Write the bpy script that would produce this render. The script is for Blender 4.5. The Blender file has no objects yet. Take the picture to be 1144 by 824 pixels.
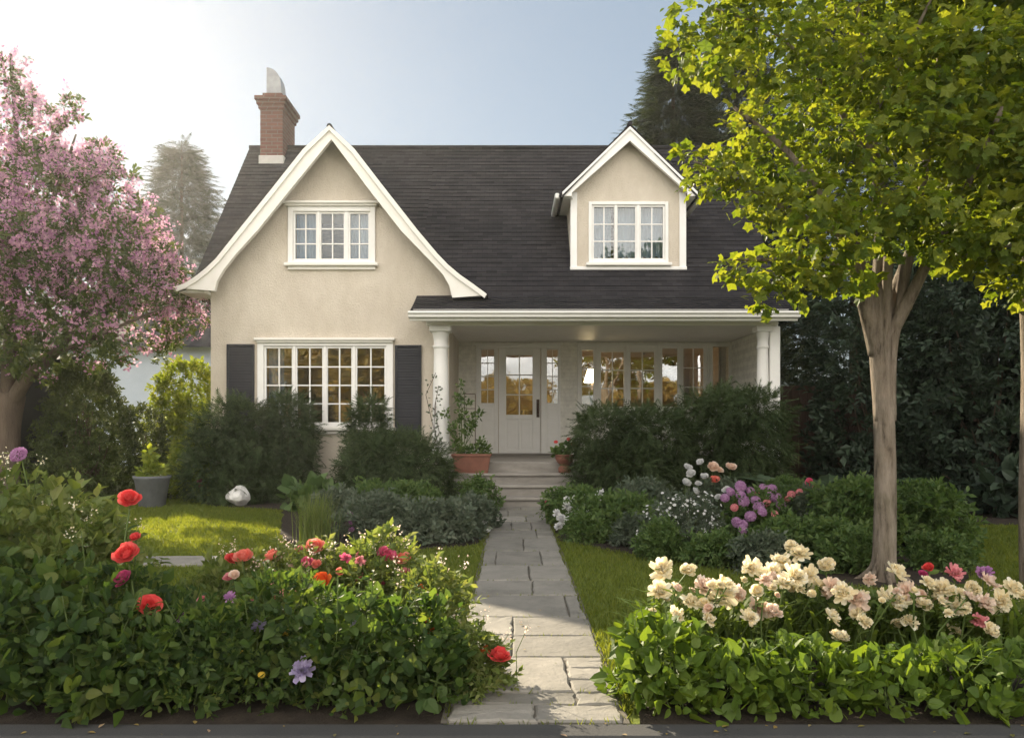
import bpy, bmesh, math, random
import numpy as np
from mathutils import Vector, Matrix

R = math.radians
sc = bpy.context.scene
col = sc.collection

# ------------------------------------------------------------------ camera, sky, sun, exposure
FPX, HX, HY, CAMZ = 890.0, 572.0, 474.0, 1.2      # focal length in photo pixels, vanishing point, eye height
cam_d = bpy.data.cameras.new("camera")
cam = bpy.data.objects.new("camera", cam_d); col.objects.link(cam)
cam.location = (0, 0, CAMZ); cam.rotation_euler = (R(90), 0, 0)
cam_d.sensor_width = 36.0; cam_d.lens = 36.0 * FPX / 1144.0
cam_d.shift_y = (HY - 412.0) / 1144.0
cam_d.clip_start = 0.05; cam_d.clip_end = 2000
sc.camera = cam

SUN_EL, SUN_AZ = 26.0, -30.0                      # azimuth from +Y (view direction), negative = towards -X
world = bpy.data.worlds.new("World"); sc.world = world; world.use_nodes = True
wn = world.node_tree.nodes; wl = world.node_tree.links
bg = wn["Background"]
sky = wn.new("ShaderNodeTexSky"); sky.sky_type = 'NISHITA'; sky.sun_disc = False
sky.sun_elevation = R(SUN_EL); sky.sun_rotation = R(SUN_AZ)
sky.air_density = 0.9; sky.dust_density = 0.25; sky.ozone_density = 0.4
# unseen bright cloud bank added opposite the sun to fill the shaded house front
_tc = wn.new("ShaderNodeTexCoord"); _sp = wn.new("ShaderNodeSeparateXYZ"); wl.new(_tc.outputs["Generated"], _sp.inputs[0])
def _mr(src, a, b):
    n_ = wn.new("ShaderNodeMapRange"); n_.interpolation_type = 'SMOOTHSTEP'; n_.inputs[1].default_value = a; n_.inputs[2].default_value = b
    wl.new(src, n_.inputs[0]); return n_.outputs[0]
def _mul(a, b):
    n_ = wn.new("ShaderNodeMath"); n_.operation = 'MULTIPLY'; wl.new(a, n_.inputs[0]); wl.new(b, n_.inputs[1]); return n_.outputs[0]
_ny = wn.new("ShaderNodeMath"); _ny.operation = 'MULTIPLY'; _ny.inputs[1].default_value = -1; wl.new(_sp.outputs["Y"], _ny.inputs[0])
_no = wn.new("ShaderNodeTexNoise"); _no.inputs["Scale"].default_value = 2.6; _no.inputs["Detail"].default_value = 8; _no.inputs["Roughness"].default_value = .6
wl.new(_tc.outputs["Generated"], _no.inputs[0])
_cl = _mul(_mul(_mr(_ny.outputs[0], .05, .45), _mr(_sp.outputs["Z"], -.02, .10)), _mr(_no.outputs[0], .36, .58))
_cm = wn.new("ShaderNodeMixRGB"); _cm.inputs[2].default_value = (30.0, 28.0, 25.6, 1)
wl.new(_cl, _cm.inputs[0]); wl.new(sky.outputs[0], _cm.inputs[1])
_wb = wn.new("ShaderNodeMixRGB"); _wb.blend_type = 'MULTIPLY'; _wb.inputs[0].default_value = 1; _wb.inputs[2].default_value = (.95, 1.0, 1.02, 1)
_ga = wn.new("ShaderNodeGamma"); _ga.inputs[1].default_value = .45      # evens the range of the sky out
_s1 = wn.new("ShaderNodeVectorMath"); _s1.operation = 'SCALE'; _s1.inputs["Scale"].default_value = .2; wl.new(sky.outputs[0], _s1.inputs[0])
_s2 = wn.new("ShaderNodeVectorMath"); _s2.operation = 'SCALE'; _s2.inputs["Scale"].default_value = 5.0; wl.new(_s1.outputs[0], _ga.inputs[0]); wl.new(_ga.outputs[0], _s2.inputs[0])
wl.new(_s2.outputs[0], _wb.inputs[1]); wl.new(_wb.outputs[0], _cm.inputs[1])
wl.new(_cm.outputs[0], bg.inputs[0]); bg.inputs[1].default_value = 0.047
sd = bpy.data.lights.new("sun", 'SUN'); sd.energy = 5.0; sd.angle = R(0.6); sd.color = (1.0, 0.86, 0.64)
sun = bpy.data.objects.new("sun", sd); col.objects.link(sun)
_d = Vector((math.sin(R(SUN_AZ)) * math.cos(R(SUN_EL)), math.cos(R(SUN_AZ)) * math.cos(R(SUN_EL)), math.sin(R(SUN_EL))))
sun.rotation_euler = _d.to_track_quat('Z', 'Y').to_euler()
sun.location = _d * 40
vs = sc.view_settings
vs.view_transform = 'Standard'; vs.look = 'None'; vs.gamma = 1.0; vs.use_curve_mapping = False
vs.exposure = 1.4
sc.render.engine = 'CYCLES'
sc.cycles.max_bounces = 8; sc.cycles.transparent_max_bounces = 12
sc.cycles.diffuse_bounces = 4; sc.cycles.glossy_bounces = 3; sc.cycles.transmission_bounces = 5
sc.cycles.caustics_reflective = False; sc.cycles.caustics_refractive = False

def W(px, py, D):
    """photo pixel at distance D -> world point (used to read sizes off the photograph)"""
    return Vector(((px - HX) * D / FPX, D, CAMZ + (HY - py) * D / FPX))

# ------------------------------------------------------------------ tagging
def tag(o, label=None, cat=None, group=None, kind=None):
    if label: o['label'] = label
    if cat: o['category'] = cat
    if group: o['group'] = group
    if kind: o['kind'] = kind
    return o

def empty(name, loc, label=None, cat=None, group=None):
    o = bpy.data.objects.new(name, None); col.objects.link(o)
    o.location = loc; o.empty_display_size = 0.2
    return tag(o, label, cat, group)

# ------------------------------------------------------------------ mesh builder (numpy)
class MB:
    def __init__(s):
        s.v = []; s.f = []; s.n = 0
    def add(s, v, f, smooth=False, m=0):
        v = np.asarray(v, dtype=np.float32).reshape(-1, 3); f = np.asarray(f, dtype=np.int32)
        s.v.append(v); s.f.append((f + s.n, smooth, m)); s.n += len(v)
    def poly(s, pts, m=0):
        s.add(pts, [list(range(len(pts)))], False, m)
    def box(s, x0, x1, y0, y1, z0, z1, m=0):
        v = [(x0,y0,z0),(x1,y0,z0),(x1,y1,z0),(x0,y1,z0),(x0,y0,z1),(x1,y0,z1),(x1,y1,z1),(x0,y1,z1)]
        s.add(v, [(0,3,2,1),(4,5,6,7),(0,1,5,4),(1,2,6,5),(2,3,7,6),(3,0,4,7)], False, m)
    def bbox(s, x0, x1, y0, y1, z0, z1, b=0.006, m=0):
        """box with chamfered front/top edges (all 12 edges)"""
        bm = bmesh.new(); bmesh.ops.create_cube(bm, size=1)
        for v in bm.verts:
            v.co = Vector((x0 + (v.co.x + .5) * (x1 - x0), y0 + (v.co.y + .5) * (y1 - y0), z0 + (v.co.z + .5) * (z1 - z0)))
        b = min(b, .4 * min(x1 - x0, y1 - y0, z1 - z0))
        bmesh.ops.bevel(bm, geom=bm.edges[:], offset=b, segments=1, affect='EDGES')
        s.bm(bm, m)
    def bm(s, bm, m=0, smooth=False):
        bm.verts.ensure_lookup_table(); bm.verts.index_update()
        v = [tuple(x.co) for x in bm.verts]
        by = {}
        for f in bm.faces: by.setdefault(len(f.verts), []).append([x.index for x in f.verts])
        first = True; base = s.n
        for k, fs in by.items():
            if first: s.add(v, fs, smooth, m); first = False
            else: s.f.append((np.asarray(fs, dtype=np.int32) + base, smooth, m))
        bm.free()
    def tube(s, pts, rad, seg=8, m=0, cap=True):
        pts = np.asarray([tuple(p) for p in pts], dtype=float); n = len(pts)
        rad = np.broadcast_to(np.asarray(rad, dtype=float), (n,))
        t = np.gradient(pts, axis=0); t /= np.linalg.norm(t, axis=1)[:, None] + 1e-9
        ref = np.array([1., 0, 0]) if abs(t[0][0]) < .8 else np.array([0, 1., 0])
        a = np.cross(t[0], ref); a /= np.linalg.norm(a)
        vs_ = []
        ang = np.linspace(0, 2 * np.pi, seg, endpoint=False)
        for i in range(n):
            a = a - t[i] * np.dot(a, t[i]); a /= np.linalg.norm(a) + 1e-9
            b = np.cross(t[i], a)
            vs_.append(pts[i] + rad[i] * (np.cos(ang)[:, None] * a + np.sin(ang)[:, None] * b))
        v = np.concatenate(vs_); f = []
        for i in range(n - 1):
            for k in range(seg):
                k2 = (k + 1) % seg
                f.append((i * seg + k, i * seg + k2, (i + 1) * seg + k2, (i + 1) * seg + k))
        base = s.n
        s.add(v, f, True, m)
        if cap:
            s.f.append((np.array([[base + (n - 1) * seg + k for k in range(seg)]], dtype=np.int32), False, m))
            s.f.append((np.array([[base + seg - 1 - k for k in range(seg)]], dtype=np.int32), False, m))
    def lathe(s, prof, cx, cy, seg=24, m=0, smooth=True):
        """prof: (radius, z) from bottom to top"""
        ang = np.linspace(0, 2 * np.pi, seg, endpoint=False); n = len(prof)
        v = np.concatenate([np.stack([cx + r * np.cos(ang), cy + r * np.sin(ang), np.full(seg, z)], 1) for r, z in prof])
        f = [(i * seg + k, i * seg + (k + 1) % seg, (i + 1) * seg + (k + 1) % seg, (i + 1) * seg + k) for i in range(n - 1) for k in range(seg)]
        base = s.n; s.add(v, f, smooth, m)
        s.f.append((np.array([[base + (n - 1) * seg + k for k in range(seg)]], dtype=np.int32), False, m))
        s.f.append((np.array([[base + seg - 1 - k for k in range(seg)]], dtype=np.int32), False, m))
    def build(s, name, mats, parent=None, kind=None):
        if not isinstance(mats, (list, tuple)): mats = [mats]
        me = bpy.data.meshes.new(name)
        v = np.concatenate(s.v)
        if parent is not None:
            v = v - np.array(parent_world(parent), dtype=np.float32)
        me.vertices.add(len(v)); me.vertices.foreach_set("co", v.astype(np.float32).ravel())
        lv = np.concatenate([f.ravel() for f, _, _ in s.f])
        cnt = np.concatenate([np.full(len(f), f.shape[1], dtype=np.int32) for f, _, _ in s.f])
        sm = np.concatenate([np.full(len(f), 1 if a else 0, dtype=np.int8) for f, a, _ in s.f]).astype(bool)
        mi = np.concatenate([np.full(len(f), m, dtype=np.int32) for f, _, m in s.f])
        me.loops.add(len(lv)); me.loops.foreach_set("vertex_index", lv.astype(np.int32))
        me.polygons.add(len(cnt))
        me.polygons.foreach_set("loop_start", np.concatenate([[0], np.cumsum(cnt)[:-1]]).astype(np.int32))
        for m in mats: me.materials.append(m)
        me.polygons.foreach_set("material_index", mi)
        me.update(calc_edges=True)
        me.polygons.foreach_set("use_smooth", sm)
        o = bpy.data.objects.new(name, me); col.objects.link(o)
        if parent is not None: o.parent = parent
        if kind: o['kind'] = kind
        return o

def parent_world(o):
    p = Vector((0, 0, 0))
    while o is not None:
        p += o.location; o = o.parent
    return tuple(p)

def slab_bm(outline, holes, y0, y1):
    """wall sheet in the XZ plane with holes, extruded from y0 back to y1"""
    bm = bmesh.new(); edges = []
    for loop in [outline] + list(holes):
        vs_ = [bm.verts.new((x, y0, z)) for x, z in loop]
        edges += [bm.edges.new((vs_[i], vs_[(i + 1) % len(vs_)])) for i in range(len(vs_))]
    bmesh.ops.triangle_fill(bm, edges=edges, use_beauty=True, use_dissolve=False)
    r = bmesh.ops.extrude_face_region(bm, geom=bm.faces[:])
    for g in r['geom']:
        if isinstance(g, bmesh.types.BMVert): g.co.y = y1
    bmesh.ops.recalc_face_normals(bm, faces=bm.faces[:])
    return bm

def rect(x0, x1, z0, z1): return [(x0, z0), (x1, z0), (x1, z1), (x0, z1)]

# ------------------------------------------------------------------ materials
def newmat(name):
    m = bpy.data.materials.new(name); m.use_nodes = True
    nt = m.node_tree
    return m, nt, nt.nodes, nt.links, nt.nodes["Principled BSDF"]

def ramp(nodes, stops):
    r = nodes.new("ShaderNodeValToRGB"); e = r.color_ramp.elements
    while len(e) < len(stops): e.new(0.5)
    for el, (p, c) in zip(e, stops): el.position = p; el.color = (*c, 1)
    return r

def objnoise(nodes, links, scale, detail=4, rough=.55, stretch=None):
    tc = nodes.new("ShaderNodeTexCoord"); n = nodes.new("ShaderNodeTexNoise")
    n.inputs["Scale"].default_value = scale; n.inputs["Detail"].default_value = detail; n.inputs["Roughness"].default_value = rough
    if stretch:
        mp = nodes.new("ShaderNodeMapping"); mp.inputs["Scale"].default_value = stretch
        links.new(tc.outputs["Object"], mp.inputs[0]); links.new(mp.outputs[0], n.inputs[0])
    else: links.new(tc.outputs["Object"], n.inputs[0])
    return n

def addbump(nodes, links, b, src, strength, dist):
    bp = nodes.new("ShaderNodeBump"); bp.inputs["Strength"].default_value = strength; bp.inputs["Distance"].default_value = dist
    links.new(src, bp.inputs["Height"]); links.new(bp.outputs[0], b.inputs["Normal"]); return bp

def noisy(name, c1, c2, scale=6, bump=.3, bscale=60, dist=.01, rough=.8, stretch=None, spec=.3, bstretch=None):
    m, nt, N, L, b = newmat(name)
    n = objnoise(N, L, scale, 5, .6, stretch); r = ramp(N, [(.3, c1), (.7, c2)])
    L.new(n.outputs[0], r.inputs[0]); L.new(r.outputs[0], b.inputs["Base Color"])
    b.inputs["Roughness"].default_value = rough; b.inputs["Specular IOR Level"].default_value = spec
    if bump:
        n2 = objnoise(N, L, bscale, 4, .65, bstretch); addbump(N, L, b, n2.outputs[0], bump, dist)
    return m

def leafmat(name, stops, trans=.45, tint=(1.25, 1.2, .55), rough=.55, spec=.35, clump=1.2):
    """leaves: random shade per leaf, soft clump-sized hue drift, light passes through"""
    m, nt, N, L, b = newmat(name)
    g = N.new("ShaderNodeNewGeometry")
    n = objnoise(N, L, clump, 2, .5)
    mx = N.new("ShaderNodeMath"); mx.operation = 'MULTIPLY_ADD'
    L.new(n.outputs[0], mx.inputs[0]); mx.inputs[1].default_value = .7
    mm = N.new("ShaderNodeMath"); mm.operation = 'MULTIPLY'; L.new(g.outputs["Random Per Island"], mm.inputs[0]); mm.inputs[1].default_value = .6
    sb = N.new("ShaderNodeMath"); sb.operation = 'SUBTRACT'; L.new(mm.outputs[0], sb.inputs[0]); sb.inputs[1].default_value = .15
    L.new(sb.outputs[0], mx.inputs[2])
    k = len(stops); r = ramp(N, [((i + .5) / k, c) for i, c in enumerate(stops)])
    L.new(mx.outputs[0], r.inputs[0]); L.new(r.outputs[0], b.inputs["Base Color"])
    b.inputs["Roughness"].default_value = rough; b.inputs["Specular IOR Level"].default_value = spec
    t = N.new("ShaderNodeBsdfTranslucent")
    vm = N.new("ShaderNodeVectorMath"); vm.operation = 'MULTIPLY'; L.new(r.outputs[0], vm.inputs[0]); vm.inputs[1].default_value = tint
    L.new(vm.outputs[0], t.inputs[0])
    mix = N.new("ShaderNodeMixShader"); mix.inputs[0].default_value = trans
    L.new(b.outputs[0], mix.inputs[1]); L.new(t.outputs[0], mix.inputs[2]); L.new(mix.outputs[0], N["Material Output"].inputs[0])
    return m

def petalmat(name, c1, c2, trans=.5):
    m, nt, N, L, b = newmat(name)
    g = N.new("ShaderNodeNewGeometry"); r = ramp(N, [(.1, c1), (.9, c2)])
    L.new(g.outputs["Random Per Island"], r.inputs[0]); L.new(r.outputs[0], b.inputs["Base Color"])
    b.inputs["Roughness"].default_value = .6; b.inputs["Specular IOR Level"].default_value = .2
    t = N.new("ShaderNodeBsdfTranslucent"); L.new(r.outputs[0], t.inputs[0])
    mix = N.new("ShaderNodeMixShader"); mix.inputs[0].default_value = trans
    L.new(b.outputs[0], mix.inputs[1]); L.new(t.outputs[0], mix.inputs[2]); L.new(mix.outputs[0], N["Material Output"].inputs[0])
    return m

def stucco(name, c, dark):
    m, nt, N, L, b = newmat(name)
    n = objnoise(N, L, 1.1, 6, .65); n3 = objnoise(N, L, 2.2, 6, .72, (1, 1, .55))
    r = ramp(N, [(.3, dark), (.65, c)]); L.new(n.outputs[0], r.inputs[0])
    r3 = ramp(N, [(.34, (.84, .82, .79)), (.62, (1, 1, 1))]); L.new(n3.outputs[0], r3.inputs[0])
    mu = N.new("ShaderNodeMixRGB"); mu.blend_type = 'MULTIPLY'; mu.inputs[0].default_value = .75
    L.new(r.outputs[0], mu.inputs[1]); L.new(r3.outputs[0], mu.inputs[2]); L.new(mu.outputs[0], b.inputs["Base Color"])
    n2 = objnoise(N, L, 38, 7, .75); addbump(N, L, b, n2.outputs[0], .9, .03)
    b.inputs["Roughness"].default_value = .92; b.inputs["Specular IOR Level"].default_value = .15
    return m

def brickmat(name, c1, c2, mortar, bw, bh, mort=.012, bump=.5, axes='XZ', rough=.85):
    m, nt, N, L, b = newmat(name)
    tc = N.new("ShaderNodeTexCoord"); sp = N.new("ShaderNodeSeparateXYZ"); cb = N.new("ShaderNodeCombineXYZ")
    L.new(tc.outputs["Object"], sp.inputs[0])
    if axes == 'SUM':
        ad = N.new("ShaderNodeMath"); L.new(sp.outputs["X"], ad.inputs[0]); L.new(sp.outputs["Y"], ad.inputs[1])
        L.new(ad.outputs[0], cb.inputs[0])
    else: L.new(sp.outputs[axes[0]], cb.inputs[0])
    L.new(sp.outputs["Z" if axes == 'SUM' else axes[1]], cb.inputs[1])
    br = N.new("ShaderNodeTexBrick"); L.new(cb.outputs[0], br.inputs[0])
    br.inputs["Scale"].default_value = 1; br.inputs["Brick Width"].default_value = bw; br.inputs["Row Height"].default_value = bh
    br.inputs["Mortar Size"].default_value = mort; br.inputs["Mortar Smooth"].default_value = .3
    br.inputs["Color1"].default_value = (*c1, 1); br.inputs["Color2"].default_value = (*c2, 1); br.inputs["Mortar"].default_value = (*mortar, 1)
    n = objnoise(N, L, 9, 5, .7); r = ramp(N, [(.3, (.72, .72, .72)), (.7, (1.1, 1.1, 1.1))]); L.new(n.outputs[0], r.inputs[0])
    mu = N.new("ShaderNodeMixRGB"); mu.blend_type = 'MULTIPLY'; mu.inputs[0].default_value = .7
    L.new(br.outputs["Color"], mu.inputs[1]); L.new(r.outputs[0], mu.inputs[2]); L.new(mu.outputs[0], b.inputs["Base Color"])
    iv = N.new("ShaderNodeMath"); iv.operation = 'SUBTRACT'; iv.inputs[0].default_value = 1; L.new(br.outputs["Fac"], iv.inputs[1])
    addbump(N, L, b, iv.outputs[0], bump, .01)
    b.inputs["Roughness"].default_value = rough; b.inputs["Specular IOR Level"].default_value = .2
    return m

def glassmat(name, base=.15):
    m, nt, N, L, b = newmat(name)
    N.remove(b)
    gl = N.new("ShaderNodeBsdfGlossy"); gl.inputs["Roughness"].default_value = .015; gl.inputs[0].default_value = (.95, .97, 1, 1)
    tr = N.new("ShaderNodeBsdfTransparent"); tr.inputs[0].default_value = (.9, .93, .92, 1)
    n = objnoise(N, L, 2.2, 2, .4); bp = N.new("ShaderNodeBump"); bp.inputs["Strength"].default_value = .12; bp.inputs["Distance"].default_value = .02
    L.new(n.outputs[0], bp.inputs["Height"]); L.new(bp.outputs[0], gl.inputs["Normal"])
    fr = N.new("ShaderNodeFresnel"); fr.inputs[0].default_value = 1.5
    ma = N.new("ShaderNodeMath"); ma.operation = 'MULTIPLY_ADD'; L.new(fr.outputs[0], ma.inputs[0]); ma.inputs[1].default_value = 1.2; ma.inputs[2].default_value = base
    mix = N.new("ShaderNodeMixShader"); L.new(ma.outputs[0], mix.inputs[0]); L.new(tr.outputs[0], mix.inputs[1]); L.new(gl.outputs[0], mix.inputs[2])
    L.new(mix.outputs[0], N["Material Output"].inputs[0])
    return m

M = {}
M['stucco'] = stucco('cream_stucco', (.75, .68, .575), (.69, .62, .525))
M['porch_wall'] = brickmat('painted_brick', (.85, .83, .77), (.83, .81, .75), (.76, .74, .69), .22, .075, .006, .35)
M['white'] = noisy('white_paint', (.80, .79, .76), (.85, .84, .82), 5, .12, 40, .004, .45)
M['white2'] = noisy('cream_paint', (.77, .75, .69), (.82, .80, .75), 5, .12, 40, .004, .5)
M['shutter'] = noisy('dark_shutter_paint', (.014, .016, .022), (.020, .022, .028), 8, .15, 50, .003, .5)
M['glass'] = glassmat('window_glass'); M['glass_up'] = glassmat('upstairs_glass', .02)
M['curtain'] = noisy('curtain_cloth', (.27, .36, .49), (.37, .46, .59), 4, .1, 80, .003, .9)
M['interior'] = noisy('room_plaster', (.52, .38, .22), (.60, .45, .28), 1.5, 0, rough=.9)
M['interior_floor'] = noisy('room_floor', (.16, .09, .05), (.22, .13, .07), 3, 0, rough=.5)
M['chimney'] = brickmat('red_brick', (.155, .070, .055), (.115, .052, .042), (.14, .115, .10), .22, .075, .010, .6, 'SUM')
M['lead'] = noisy('lead_flashing', (.40, .385, .36), (.50, .48, .45), 6, .2, 25, .004, .7)
M['metal'] = noisy('lead_metal', (.24, .25, .27), (.36, .37, .39), 6, .1, 20, .004, .45)
M['handle'] = noisy('dark_bronze', (.05, .025, .015), (.08, .045, .03), 9, .1, 40, .002, .4)
M['terracotta'] = noisy('terracotta', (.15, .065, .045), (.22, .095, .065), 8, .25, 50, .004, .8)
M['pot_grey'] = noisy('grey_pot', (.09, .095, .10), (.13, .135, .14), 8, .25, 50, .004, .7)
m, nt, N, L, b = newmat('maple_bark')
n1 = objnoise(N, L, 16, 8, .72, (1, 1, .16)); n2 = objnoise(N, L, 2.4, 5, .65); n3 = objnoise(N, L, 60, 4, .7, (1, 1, .4))
r1 = ramp(N, [(.34, (.055, .044, .034)), (.46, (.18, .148, .115)), (.66, (.29, .245, .20))]); r2 = ramp(N, [(.3, (.72, .74, .66)), (.5, (1, 1, 1)), (.72, (1.2, 1.16, 1.1))])
L.new(n1.outputs[0], r1.inputs[0]); L.new(n2.outputs[0], r2.inputs[0])
mu = N.new("ShaderNodeMixRGB"); mu.blend_type = 'MULTIPLY'; mu.inputs[0].default_value = .9; L.new(r1.outputs[0], mu.inputs[1]); L.new(r2.outputs[0], mu.inputs[2]); L.new(mu.outputs[0], b.inputs["Base Color"])
ad = N.new("ShaderNodeMath"); ad.operation = 'MULTIPLY_ADD'; L.new(n3.outputs[0], ad.inputs[0]); ad.inputs[1].default_value = .3; L.new(n1.outputs[0], ad.inputs[2])
addbump(N, L, b, ad.outputs[0], 1.0, .035); b.inputs["Roughness"].default_value = .92; b.inputs["Specular IOR Level"].default_value = .15
M['bark'] = m
M['bark2'] = noisy('lilac_bark', (.085, .064, .05), (.15, .115, .088), 7, .9, 30, .02, .9, (1, 1, .3), .2, (1, 1, .2))
M['barkdark'] = noisy('dark_bark', (.07, .05, .035), (.12, .09, .065), 6, .6, 25, .02, .95)
M['stem'] = noisy('green_stem', (.07, .11, .025), (.11, .15, .04), 8, 0, rough=.6)
M['soil'] = noisy('soil_mulch', (.022, .016, .011), (.05, .037, .026), 9, 1, 55, .03, .95)
M['step'] = noisy('step_stone', (.20, .185, .165), (.31, .29, .26), 3, .5, 30, .01, .85, (1, 3, 3))
M['sand'] = noisy('joint_sand', (.085, .075, .06), (.14, .125, .10), 9, .6, 60, .01, .95)
M['concrete'] = noisy('concrete_road', (.36, .35, .33), (.44, .43, .41), 1.5, .4, 60, .006, .85)
M['rock'] = noisy('white_rock', (.55, .54, .52), (.75, .74, .72), 5, .8, 14, .03, .8)
M['asphalt'] = noisy('asphalt', (.045, .045, .045), (.065, .064, .062), 2, .6, 140, .008, .9)
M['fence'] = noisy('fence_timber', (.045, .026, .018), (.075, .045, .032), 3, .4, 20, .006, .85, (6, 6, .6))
M['neighbour'] = noisy('neighbour_paint', (.40, .45, .52), (.46, .51, .58), 2, .1, 30, .004, .8)
M['lamp'] = None

# leaves
M['yew'] = leafmat('yew_leaf', [(0.026, 0.043, 0.018), (0.043, 0.066, 0.028), (0.064, 0.092, 0.038), (0.092, 0.122, 0.054)], .25, rough=.7, spec=.12)
M['dark'] = leafmat('rhododendron_leaf', [(0.020, 0.037, 0.022), (0.033, 0.055, 0.033), (0.048, 0.075, 0.043)], .2, spec=.4)
M['conifer'] = leafmat('conifer_needle', [(0.019, 0.033, 0.014), (0.033, 0.048, 0.019), (0.053, 0.066, 0.027)], .3)
M['conifer2'] = leafmat('far_conifer_needle', [(0.021, 0.029, 0.016), (0.030, 0.039, 0.020), (0.042, 0.049, 0.027)], .3)
M['maple'] = leafmat('maple_leaf', [(.065, .11, .014), (.11, .165, .02), (.165, .21, .028), (.23, .26, .04)], .62, (1.45, 1.3, .45), .5, .25)
M['lilac_leaf'] = leafmat('lilac_leaf', [(0.042, 0.070, 0.022), (0.077, 0.105, 0.034), (0.112, 0.140, 0.042)], .45)
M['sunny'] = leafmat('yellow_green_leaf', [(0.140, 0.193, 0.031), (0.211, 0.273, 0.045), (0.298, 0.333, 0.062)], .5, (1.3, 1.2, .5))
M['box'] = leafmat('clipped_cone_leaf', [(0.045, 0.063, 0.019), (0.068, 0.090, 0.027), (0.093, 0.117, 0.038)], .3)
M['bed'] = leafmat('bed_leaf', [(0.026, 0.056, 0.019), (0.048, 0.094, 0.025), (0.074, 0.128, 0.033), (0.114, 0.175, 0.043), (0.201, 0.228, 0.061)], .6, (1.35, 1.25, .5))
M['bedfine'] = leafmat('bed_fine_leaf', [(0.090, 0.138, 0.036), (0.138, 0.187, 0.048), (0.195, 0.243, 0.073), (0.276, 0.292, 0.114)], .5, (1.3, 1.2, .55))
M['bedbright'] = leafmat('bed_bright_leaf', [(0.067, 0.121, 0.016), (0.108, 0.175, 0.025), (0.161, 0.228, 0.032)], .5, (1.35, 1.25, .45))
M['greygreen'] = leafmat('grey_green_leaf', [(0.064, 0.090, 0.058), (0.093, 0.122, 0.080), (0.136, 0.160, 0.112)], .3, (1.15, 1.1, .7))
M['midgreen'] = leafmat('mid_green_leaf', [(0.057, 0.106, 0.031), (0.092, 0.151, 0.043), (0.136, 0.194, 0.057)], .4)
M['hosta'] = leafmat('hosta_leaf', [(0.065, 0.117, 0.039), (0.104, 0.169, 0.058), (0.143, 0.208, 0.078)], .45)
M['fern'] = leafmat('fern_leaf', [(0.042, 0.077, 0.039), (0.070, 0.109, 0.056)], .35)
M['blade'] = leafmat('lily_blade', [(0.090, 0.149, 0.033), (0.135, 0.202, 0.045), (0.194, 0.254, 0.067)], .5, (1.3, 1.2, .5))
M['grass'] = leafmat('lawn_blade', [(0.109, 0.152, 0.031), (0.152, 0.199, 0.041), (0.211, 0.246, 0.056)], .6, (1.4, 1.2, .4), .6, .25, .8)
M['street_leaf'] = leafmat('street_tree_leaf', [(.14, .13, .03), (.24, .19, .05), (.36, .25, .07), (.45, .29, .09)], .4)
# petals
PC = {'red': ((.76, .085, .085), (.86, .17, .15)), 'coral': ((.82, .24, .18), (.90, .38, .30)), 'orange': ((.80, .14, .035), (.88, .24, .05)),
      'pink': ((.75, .26, .30), (.85, .42, .42)), 'hotpink': ((.70, .10, .22), (.80, .22, .32)), 'magenta': ((.45, .05, .16), (.58, .12, .24)),
      'cream': ((.92, .80, .52), (.95, .90, .74)), 'blush': ((.86, .66, .52), (.92, .80, .70)), 'lilac': ((.45, .38, .58), (.62, .55, .72)),
      'mauve': ((.45, .20, .42), (.60, .36, .56)), 'purple': ((.50, .26, .48), (.66, .42, .62)), 'white': ((.74, .74, .74), (.84, .83, .80)),
      'yellow': ((.80, .58, .06), (.85, .68, .14)), 'lavender': ((.30, .18, .48), (.45, .30, .62))}
for k, (a, b_) in PC.items(): M['p_' + k] = petalmat(k + '_petal', a, b_)
M['lilac_bloom'] = petalmat('lilac_blossom', (.44, .20, .36), (.78, .50, .60), .55)

# lawn ground
m, nt, N, L, b = newmat('lawn_ground')
n1 = objnoise(N, L, .9, 5, .6); n2 = objnoise(N, L, 22, 4, .7)
r1 = ramp(N, [(.3, (.11, .14, .028)), (.7, (.155, .185, .038))]); r2 = ramp(N, [(.3, (.7, .7, .7)), (.7, (1.15, 1.15, 1.1))])
L.new(n1.outputs[0], r1.inputs[0]); L.new(n2.outputs[0], r2.inputs[0])
mu = N.new("ShaderNodeMixRGB"); mu.blend_type = 'MULTIPLY'; mu.inputs[0].default_value = .8
L.new(r1.outputs[0], mu.inputs[1]); L.new(r2.outputs[0], mu.inputs[2]); L.new(mu.outputs[0], b.inputs["Base Color"])
addbump(N, L, b, n2.outputs[0], .6, .02); b.inputs["Roughness"].default_value = .95; b.inputs["Specular IOR Level"].default_value = .1
M['lawn'] = m

# flagstone: shade per slab, cleft surface
m, nt, N, L, b = newmat('flagstone')
g = N.new("ShaderNodeNewGeometry"); r1 = ramp(N, [(0, (.185, .175, .155)), (.5, (.235, .222, .198)), (1, (.29, .272, .242))]); L.new(g.outputs["Random Per Island"], r1.inputs[0])
n1 = objnoise(N, L, 3.5, 7, .7); r2 = ramp(N, [(.28, (.52, .52, .50)), (.46, (.86, .86, .84)), (.70, (1.12, 1.1, 1.08))]); L.new(n1.outputs[0], r2.inputs[0])
mu = N.new("ShaderNodeMixRGB"); mu.blend_type = 'MULTIPLY'; mu.inputs[0].default_value = .85
L.new(r1.outputs[0], mu.inputs[1]); L.new(r2.outputs[0], mu.inputs[2]); L.new(mu.outputs[0], b.inputs["Base Color"])
n2 = objnoise(N, L, 11, 8, .7); addbump(N, L, b, n2.outputs[0], .7, .02); b.inputs["Roughness"].default_value = .8; b.inputs["Specular IOR Level"].default_value = .25
M['flag'] = m

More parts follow.
